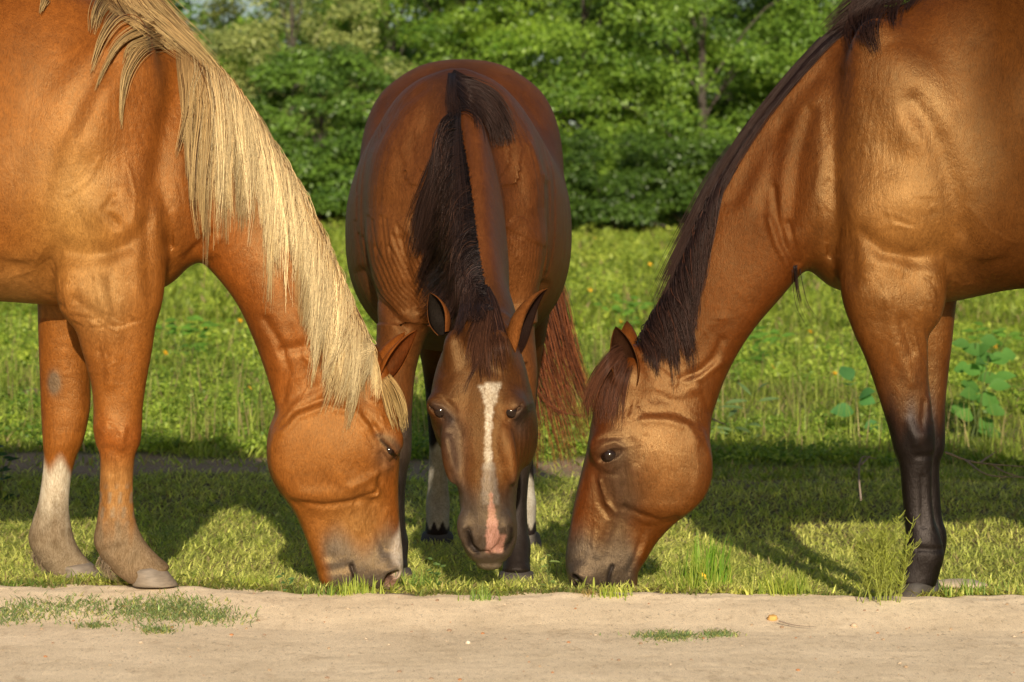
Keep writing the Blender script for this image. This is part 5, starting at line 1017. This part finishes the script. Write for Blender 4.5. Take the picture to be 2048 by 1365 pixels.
def build_trees():
    g = np.random.default_rng(21)
    DK = ((.04, .09, .015), (.14, .25, .032)); MD = ((.065, .14, .019), (.21, .33, .038)); PL = ((.12, .17, .05), (.32, .36, .11)); BR = ((.09, .19, .019), (.28, .42, .044))
    spec = [ # x, y, H, R, n, cols, label
        (-9.3, 41, 4.4, 2.3, 9000, MD, 'leafy green tree farthest left behind the chestnut horse'), (-5.6, 45, 3.9, 1.4, 5000, BR, 'small bright tree top peeping against the sky above the flaxen mane'),
        (-4.0, 40, 5.4, 2.0, 10000, PL, 'pale olive tree with thin feathery leaves right of the flaxen mane'), (-2.4, 43, 6.4, 2.1, 9000, BR, 'tall bright green tree left of the middle horse\'s rump'),
        (-3.2, 36.5, 2.9, 1.6, 9000, DK, 'low dark cedar-like tree left of the middle horse'), (-.9, 41, 6.2, 2.3, 12000, MD, 'full green tree straight behind the middle horse\'s rump'),
        (1.3, 40, 7.0, 2.5, 14000, BR, 'yellowish green tree just right of the middle horse\'s rump'), (3.3, 38, 7.2, 2.5, 17000, MD, 'big rounded tree between the middle horse and the bay horse'),
        (5.4, 39, 7.0, 2.5, 17000, DK, 'tall dark green tree above the bay horse\'s mane'), (7.9, 38, 7.0, 2.7, 13000, MD, 'broad tree behind the bay horse\'s withers'), (10.8, 40, 7, 3, 9000, DK, 'dark tree farthest right behind the bay horse'), (-10.6, 41, 6, 3, 8000, DK, 'dark tree beyond the left edge of the group')]
    for x, y, H, Rr, n, cols, lab in spec: make_tree(x, y, H, Rr, int(n * 4.0), .044, cols, lab, g, 130, .06)
    for i, (x, y) in enumerate([(-6.6, 48), (-1.6, 49), (1.9, 47), (4.5, 46), (7.2, 46), (-9, 47)]):
        make_tree(x, y, [3.3, 6.6, 8.5, 9, 9, 7][i], 2.9, 26000, .09, DK, ['dark tree in the second row behind the flaxen mane', 'dark tree in the second row behind the middle horse', 'dark second-row tree right of the middle horse', 'dark second-row tree above the bay mane', 'dark second-row tree behind the bay withers', 'dark second-row tree at far left'][i], g, 110, .03)
    M = 1500; cx = g.uniform(-18, 18, M); top = np.where(cx < -5.3, 4.2, 8.5) - 4.2 * np.exp(-((cx + 7.75) / 1.0) ** 4); cen = np.stack([cx, 52 + g.uniform(-1, 2, M), 2.9 + g.random(M) * top], 1)
    V, F, C = leaf_cloud(cen, g.uniform(.5, .95, M), int(140000 * (.3 if DRAFT else 1)), .12, g, DK); A = Acc(); A.add(V, F, C); tag(A.obj('far_wood', TREE, None, False), 'dark mass of wood behind the nearer trees', 'wood', kind='stuff')
    # bushes that hem the wood
    bl = ['dense bush at the foot of the trees, %s']
    pos = [(-8.4, 'farthest left'), (-6.3, 'behind the chestnut horse'), (-4.6, 'under the flaxen mane'), (-3.1, 'left of the middle horse\'s ribs'), (-1.4, 'hidden mostly by the middle horse'), (.3, 'behind the middle horse\'s back'), (1.6, 'just right of the middle horse'), (2.9, 'halfway between middle and bay horse'), (4.2, 'left of the bay mane'), (5.8, 'behind the bay neck'), (7.4, 'behind the bay chest'), (9.2, 'farthest right')]
    for i, (x, w) in enumerate(pos):
        z0 = float(gr(x, 36)); r = g.uniform(.95, 1.5); root = empty('bush', (x, 36, z0), bl[0] % w, 'bush', 'bushes hemming the wood'); M = 44
        az = g.random(M) * 6.28; q = g.random(M); cen = np.stack([x + np.cos(az) * r * g.uniform(.2, 1, M), 36 + g.uniform(-.5, .9) + np.sin(az) * .6, z0 + .15 + q * r * g.uniform(.8, 1.25)], 1)
        V, F, C = leaf_cloud(cen, g.uniform(.25, .48, M), int(15000 * (.3 if DRAFT else 1)), .040, g, [((.018, .045, .008), (.08, .15, .02)), ((.03, .07, .01), (.12, .21, .028))][i % 2]); A = Acc(); A.add(V, F, C); A.obj('foliage', TREE, root, False)  # leaf colours darkened to paint in the shade under the canopy
        T = Acc(); 
        for k in range(6): T.add(*tube(crv([(x + g.normal() * .1, 36, z0 - .1), (cen[k] + [x, 36, z0]) / 2, cen[k]], 6), np.linspace(.03, .008, 6), 5))
        T.obj('stem', bark_m, root)
# ------------------------------------------------------------------ small things
def build_small():
    g = np.random.default_rng(31)
    def at(px, py, d): return PX(px, d), d
    def tuft(name, px, d, n, h, w, spread, label, cat, cols, lean=(.15, .7), droop=.4, group=None):
        x, y = PX(px, d), d; xs_ = x + g.normal(0, spread, n); ys_ = y + g.normal(0, spread * .5, n); root = empty(name, (x, y, float(gr(x, y))), label, cat, group)
        V, F, k = blades(xs_, ys_, gr(xs_, ys_) - .003, h * g.uniform(.5, 1.0, n), np.full(n, w), g, 4, lean, droop, (1, .95, .8, .5, .08)); t = g.random(n)[:, None]; C = np.array(cols[0]) * (1 - t) + np.array(cols[1]) * t
        A = Acc(); A.add(V, F, np.repeat(C, k, 0)); A.obj('blades', GRASS, root); return root
    YG = ((.18, .26, .04), (.46, .50, .09)); GG = ((.12, .21, .05), (.30, .40, .08))
    tuft('grass_tuft', 712, -.03, 90, .055, .0035, .035, 'yellow green grass tuft right under the chestnut muzzle', 'grass tuft', YG)
    tuft('grass_tuft', 660, -.04, 40, .045, .003, .03, 'sparse grass tuft at the chin of the chestnut horse', 'grass tuft', GG)
    tuft('grass_tuft', 835, .12, 60, .075, .004, .03, 'grass tuft between the chestnut muzzle and the middle muzzle', 'grass tuft', GG)
    tuft('grass_tuft', 520, .05, 60, .050, .0035, .026, 'thin grass tuft left of the chestnut muzzle', 'grass tuft', YG)
    tuft('grass_tuft', 1570, .02, 110, .085, .0035, .035, 'upright grass tuft between bay muzzle and bay foreleg', 'grass tuft', YG)
    tuft('grass_tuft', 1395, .10, 90, .125, .0035, .04, 'tall feathery grass tuft right of the bay chin', 'grass tuft', YG)
    tuft('grass_tuft', 1418, .95, 90, .17, .005, .03, 'narrow upright grass tuft behind the bay jaw', 'grass tuft', ((.14, .27, .03), (.30, .45, .05)), (.1, .4))
    tuft('grass_tuft', 1950, .05, 90, .07, .0035, .06, 'grass tuft right of the bay hoof', 'grass tuft', GG)
    tuft('grass_tuft', 1180, -.06, 40, .035, .0025, .022, 'dry straw-coloured grass bits beside the bay nostrils', 'grass tuft', ((.35, .25, .10), (.45, .38, .16)), (.5, 1.3))
    tuft('grass_tuft', 940, .02, 30, .035, .0025, .02, 'dry curled grass tuft under the middle muzzle', 'grass tuft', ((.35, .25, .10), (.45, .34, .16)), (.5, 1.3))
    tuft('grass_tuft', 60, .02, 160, .03, .003, .045, 'low dusty grass tuft in front of the pale far hoof', 'grass tuft', GG, (.5, 1.2)); tuft('grass_tuft', 700, 6.2, 140, .34, .008, .055, 'tall grass tuft glimpsed between chestnut and middle horse', 'grass tuft', YG)
    tuft('grass_tuft', 972, -.13, 46, .05, .003, .022, 'small grass tuft at the lips of the middle horse', 'grass tuft', GG); tuft('grass_tuft', 1226, -.10, 60, .045, .003, .025, 'small grass tuft at the lips of the bay horse', 'grass tuft', YG)
    # feathery weed in front of the bay hoof
    x, y = PX(1768, -.12), -.12; root = empty('feathery_weed', (x, y, float(gr(x, y))), 'feathery yellow green weed in front of the black hoof', 'weed'); A = Acc()
    for s in range(26):
        bx = x + g.normal(0, .028); by = y + g.normal(0, .02); L = g.uniform(.11, .215); tx = bx + g.normal(.012, .035); K = 10; P = crv([(bx, by, float(gr(bx, by)) - .005), ((bx + tx) / 2 + g.normal(0, .006), by, gr(bx, by) + L * .55), (tx, by + g.normal(0, .02), gr(bx, by) + L)], K)
        V, F, C = strands(P[None], np.array([.0014]), 4, .4, np.array([[.34, .38, .08]])); A.add(V, F, C); nl = 46; u = g.uniform(.15, 1, nl); base = np.stack([np.interp(u, np.linspace(0, 1, K), P[:, a]) for a in range(3)], 1)
        az = g.random(nl) * 6.28; ll = g.uniform(.012, .026, nl); Q = np.zeros((nl, 4, 3)); tt = np.linspace(0, 1, 4)
        Q[:] = base[:, None]; Q[:, :, 0] += (np.cos(az) * ll * .8)[:, None] * tt; Q[:, :, 1] += (np.sin(az) * ll * .8)[:, None] * tt; Q[:, :, 2] += ll[:, None] * (tt * .3 + tt ** 2 * .5)
        cc = np.array([.34, .37, .075]) * np.exp(g.normal(0, .25, (nl, 1))); V, F, C = strands(Q, np.full(nl, .0012), 3, .4, cc); A.add(V, F, C)
    A.obj('stems', GRASS, root)
    # leafy plants
    def leaf(c, ax, up, L, Wd, col, A, fold=.25):
        ax = np.asarray(ax, float); ax /= np.linalg.norm(ax); up = np.asarray(up, float); sd = np.cross(ax, up); sd /= np.linalg.norm(sd); nn = np.cross(sd, ax); V = []; pr = [.05, .62, .95, 1.0, .85, .5, .04]
        for i, p in enumerate(pr):
            u = i / 6; m = c + ax * L * u - nn * L * .25 * u * u
            V += [m - sd * Wd * p * .5 + nn * fold * Wd * p * .5, m, m + sd * Wd * p * .5 + nn * fold * Wd * p * .5]
        F = []
        for i in range(6): a = i * 3; F += [(a, a + 1, a + 4, a + 3), (a + 1, a + 2, a + 5, a + 4)]
        A.add(V, F, np.tile(col, (len(V), 1)) * g.uniform(.85, 1.15))
    def plant(name, px, d, h, nleaf, L, Wd, col, label, cat, spread=.3, stems=3, lean=.1, facing=True):
        x, y = PX(px, d), d; z = float(gr(x, y)); root = empty(name, (x, y, z), label, cat); S_ = Acc(); A = Acc()
        for s in range(stems):
            tx = x + g.normal(0, spread * h) + lean * h; P = crv([(x + g.normal(0, .02), y, z - .02), ((x + tx) / 2, y + g.normal(0, .03), z + h * .55), (tx, y + g.normal(0, .05), z + h * g.uniform(.8, 1.05))], 10)
            V, F, C = strands(P[None], np.array([max(.0016, h * .008)]), 5, .4, np.array([[.12, .16, .04]])); S_.add(V, F, C)
            for k in range(nleaf // stems):
                u = .12 + .88 * (k + .5) / (nleaf // stems); i = int(u * 9); c = P[i]; az = k * 2.4 + g.random(); dr = np.array([math.cos(az), math.sin(az) * .5 - .2, g.uniform(-.1, .5)])
                leaf(c + dr * L * .25, dr, (0, -.75, .65) if facing else (0, 0, 1), L * g.uniform(.7, 1.1), Wd * g.uniform(.8, 1.1), np.array(col) * np.exp(g.normal(0, .12)), A)
        S_.obj('stem', GRASS, root); A.obj('leaves', GRASS, root)
    plant('broadleaf_weed', 1945, 5.6, .50, 30, .105, .075, (.10, .23, .045), 'climbing weed with big heart-shaped leaves right of the bay forelegs', 'weed', .22, 3, .02)
    plant('broadleaf_weed', 1722, 5.6, .34, 9, .11, .085, (.08, .21, .06), 'low weed with a few blue green round leaves left of the bay foreleg', 'weed', .15, 2, -.05)
    plant('lobed_weed', 1490, 5.2, .32, 16, .12, .022, (.14, .22, .08), 'pale star-leaved weed behind the bay throat', 'weed', .2, 2, 0)
    plant('herb_seedling', 568, -.02, .055, 8, .024, .008, (.10, .19, .06), 'small upright seedling just left of the chestnut chin', 'seedling', .05, 1, 0)
    plant('herb_seedling', 1095, .08, .11, 14, .020, .007, (.16, .22, .06), 'slender small-leaved herb between the middle and bay muzzles', 'herb', .1, 2, .05)
    plant('herb_seedling', 866, .10, .10, 14, .020, .008, (.10, .17, .05), 'slender leafy herb left of the middle muzzle', 'herb', .1, 2, -.05)
    plant('dark_weed', 6, 3.0, .26, 26, .05, .016, (.03, .075, .025), 'dark green shaded weed at the left edge beside the pale foreleg', 'weed', .2, 3, 0)
    for i, (px, d, lab) in enumerate([(620, 11, 'leafy clump in the meadow under the chestnut neck'), (380, 8.5, 'leafy clump in the meadow right of the chestnut foreleg'), (1500, 9, 'leafy clump in the meadow behind the bay neck'), (1250, 12, 'leafy clump in the meadow between middle and bay horse'), (1990, 9, 'leafy clump in the meadow at the right edge')]):
        plant('meadow_weed', px, d, .30, 42, .085, .030, (.11, .23, .03), lab, 'weed', .45, 6, 0)
    # dry twigs
    tw_m, N, L, P = nt('dry_twig'); P.inputs['Base Color'].default_value = (.22, .17, .13, 1); P.inputs['Roughness'].default_value = .8
    def twig(paths, label, name='dry_twig'):
        A = Acc(); th = .45 if 'sand' in label else 1.0
        for p in paths: K = crv(p, 12); A.add(*tube(K, np.linspace(.0045, .0016, 12) * th, 5))
        r = A.obj(name, tw_m); tag(r, label, 'twig')
    def tz(px, py, d): return (PX(px, d), d, PZ(py, d))
    twig([[tz(1890, 905, 2.9), tz(1950, 925, 2.9), tz(2060, 935, 2.85)], [tz(1985, 930, 2.9), tz(2010, 945, 2.85), tz(2060, 960, 2.8)], [tz(1960, 926, 2.9), tz(1990, 905, 2.95)], [tz(1930, 920, 2.9), tz(1975, 950, 2.8), tz(2040, 955, 2.8)]], 'forked dry twig lying in the shade at the right edge')
    twig([[tz(1722, 1000, 2.2), tz(1718, 950, 2.3), tz(1724, 915, 2.4), tz(1752, 918, 2.5)], [tz(1722, 930, 2.35), tz(1740, 912, 2.4)]], 'dry upright twig left of the black foreleg')
    twig([[tz(1425, 838, 3.9), tz(1432, 842, 3.9), tz(1452, 850, 3.9)]], 'short pale straw beside the bay throat')
    twig([[(PX(1558, -.42), -.42, float(gr(.6, -.42)) + .010), (PX(1590, -.45), -.45, float(gr(.6, -.45)) + .006), (PX(1628, -.48), -.48, float(gr(.6, -.48)) + .008)]], 'thin dry twig on the sand beside the ochre stone')
    twig([[(PX(66, -1.2), -1.22, float(gr(0, -1.2)) + .01), (PX(86, -1.2), -1.17, float(gr(0, -1.2)) + .014), (PX(104, -1.2), -1.12, float(gr(0, -1.2)) + .01)]], 'short dark bark sliver on the sand at lower left')
    # stones and crumbs on the sand
    st_m, N, L, P = nt('stone'); a = N.new('ShaderNodeAttribute'); a.attribute_name = 'col'; t = N.new('ShaderNodeTexCoord'); n_ = nz(N, L, 60, 4, .6, t.outputs['Object'])
    L.new(mixc(N, L, 1, a.outputs['Color'], ramp(N, L, n_.outputs[0], [(.3, (.75, .72, .7)), (.7, (1.1, 1.1, 1.1))]).outputs[0], 'MULTIPLY'), P.inputs['Base Color']); P.inputs['Roughness'].default_value = .9; L.new(bump(N, L, n_.outputs[0], .5, .002), P.inputs['Normal'])
    def stone(x, y, r, col, name, label, cat, group=None, sq=(1, .9, .7)):
        V, F = uv_ball((0, 0, 0), 1.0, 18, 12, (1, 1, 1)); k = g.normal(0, 1, (3, 3)); V = V * (1 + .10 * np.sin(V @ k[0] * 3 + 1)[:, None] + .06 * np.sin(V @ k[1] * 5)[:, None]) * r * np.array(sq)
        o = mesh_np(name, V, F, st_m, None, {'col': np.tile(col, (len(V), 1))}); o.location = (x, y, float(gr(x, y)) + r * .35); o.rotation_euler.z = g.random() * 6; return tag(o, label, cat, group)
    stone(PX(1545, -.36), -.36, .0125, (.52, .30, .09), 'stone', 'round ochre stone on the sand below the bay neck', 'stone')
    stone(PX(1708, -.42), -.42, .008, (.42, .32, .22), 'stone', 'small greyish stone on the sand below the feathery weed', 'stone')
    stone(PX(936, -.72), -.72, .006, (.70, .62, .5), 'stone', 'tiny white stone on the sand below the middle muzzle', 'stone')
    protos = [stone(0, -.5, 1.0, c, 'pebble', None, None, None, (1, .8, .55)) for c in ((.40, .28, .17), (.30, .20, .13), (.52, .42, .30), (.45, .20, .08))]
    for i in range(220):
        p = protos[i % 4]; o = p if i < 4 else p.copy()
        if i >= 4: COL.objects.link(o)
        y = -.06 - 1.5 * g.random(); x = g.uniform(-1.35, 1.35); r = .0016 + .0045 * g.random() ** 2.2 * (1 if i % 4 != 3 else .8); o.scale = (r, r, r); o.location = (x, y, float(gr(x, y)) + r * .25); o.rotation_euler = (0, 0, g.random() * 6)
        tag(o, ['tiny tawny crumb of earth on the pale sand', 'tiny dark brown crumb on the pale sand', 'tiny pale pebble on the sand', 'tiny rust red crumb on the pale sand'][i % 4], 'pebble', 'crumbs and pebbles scattered on the sand')
    # soil mound behind the bay hoof, dung by the path
    stone(PX(1915, 1.0), 1.0, .085, (.42, .34, .24), 'soil_mound', 'low bare soil mound right of the black hoof', 'soil mound', None, (1, .8, .16)); stone(PX(70, 6.5), 6.5, .11, (.12, .075, .045), 'dung_heap', 'brown dung heap in the meadow left of the pale foreleg', 'dung', None, (1.3, .6, .22))
    # patches of couch grass in the sand
    def patch(name, pts, n, label, h=.024):
        A = Acc(); xs_, ys_ = [], []
        for (px, d, sx, sy, k) in pts: m = int(n * k); xs_.append(PX(px, d) + g.normal(0, sx, m)); ys_.append(d + g.normal(0, sy, m))
        X = np.concatenate(xs_); Y = np.concatenate(ys_); m = len(X); V, F, k = blades(X, Y, gr(X, Y) - .002, h * g.uniform(.3, 1, m), g.uniform(.0018, .0035, m), g, 3, (.5, 1.4), .5)
        A.add(V, F, np.repeat(np.clip(np.array([.20, .27, .11]) * np.exp(g.normal(0, .28, (m, 1))) + (g.random(m) < .22)[:, None] * np.array([.22, .14, .04]), 0, 1), k, 0)); o = A.obj(name, GRASS); tag(o, label, 'grass patch', kind='stuff')
    patch('couch_grass', [(330, -.36, .065, .085, .42), (420, -.40, .045, .05, .13), (140, -.34, .09, .07, .22), (20, -.42, .05, .08, .14), (190, -.58, .02, .02, .04), (315, -.66, .02, .03, .05)], 4200, 'dusty green grass patch spreading on the sand at lower left')
    patch('couch_grass', [(1330, -.60, .035, .045, .55), (1440, -.56, .020, .03, .3), (1385, -.60, .03, .03, .15)], 1100, 'sparse small grass patch on the sand below the bay jaw', .018)
    # fallen leaf crumbs near the muzzles; yellow meadow flowers
    pm, N, L, P = nt('petal'); P.inputs['Base Color'].default_value = (.80, .42, .02, 1); P.inputs['Roughness'].default_value = .6
    fl = [(1223, 663, 6.0), (1229, 675, 6.0), (1405, 1056, .7), (500, 780, 6.2), (503, 560, 14), (480, 600, 11), (1450, 640, 11), (1475, 655, 10), (1560, 560, 15), (1990, 640, 9.5), (1180, 560, 15), (1240, 600, 12), (640, 480, 28), (1160, 470, 30), (1190, 466, 30), (1300, 500, 22), (700, 690, 7.5), (330, 690, 8), (410, 640, 10), (1620, 620, 11), (1545, 705, 8), (1670, 720, 7.5)]
    fp = None
    for i, (px, py, d) in enumerate(fl):
        A = Acc(); x = PX(px, d); z = float(gr(x, d)); hh = {0: .11}.get(0)
        if fp is None:
            for q in range(6): f = q * math.pi / 3; leaf(np.array([0, 0, .0]), (math.cos(f), math.sin(f), .35), (0, 0, 1), .014, .010, np.array([1, 1, 1.]), A)
            fp = A.obj('flower', pm); o = fp
        else: o = fp.copy(); COL.objects.link(o)
        o.location = (x, d, z + (.05 if d < 2 else .11)); s = 1.0 if d < 8 else 1.5; o.scale = (s, s, s); o.rotation_euler = (R(50), 0, g.random() * 3)
        tag(o, 'tiny yellow flower dotted in the meadow grass', 'flower', 'yellow flowers dotted in the meadow')
build_ground(); build_grass(); build_trees(); build_small(); print('env', time.time() - T0)
ch = build_chestnut(); chest_hair(ch[0], ch[2])
by = build_bay(); bay_hair(by[0], by[2])
mi = build_mid(); mid_hair(mi[0], mi[2])
print('done', time.time() - T0)
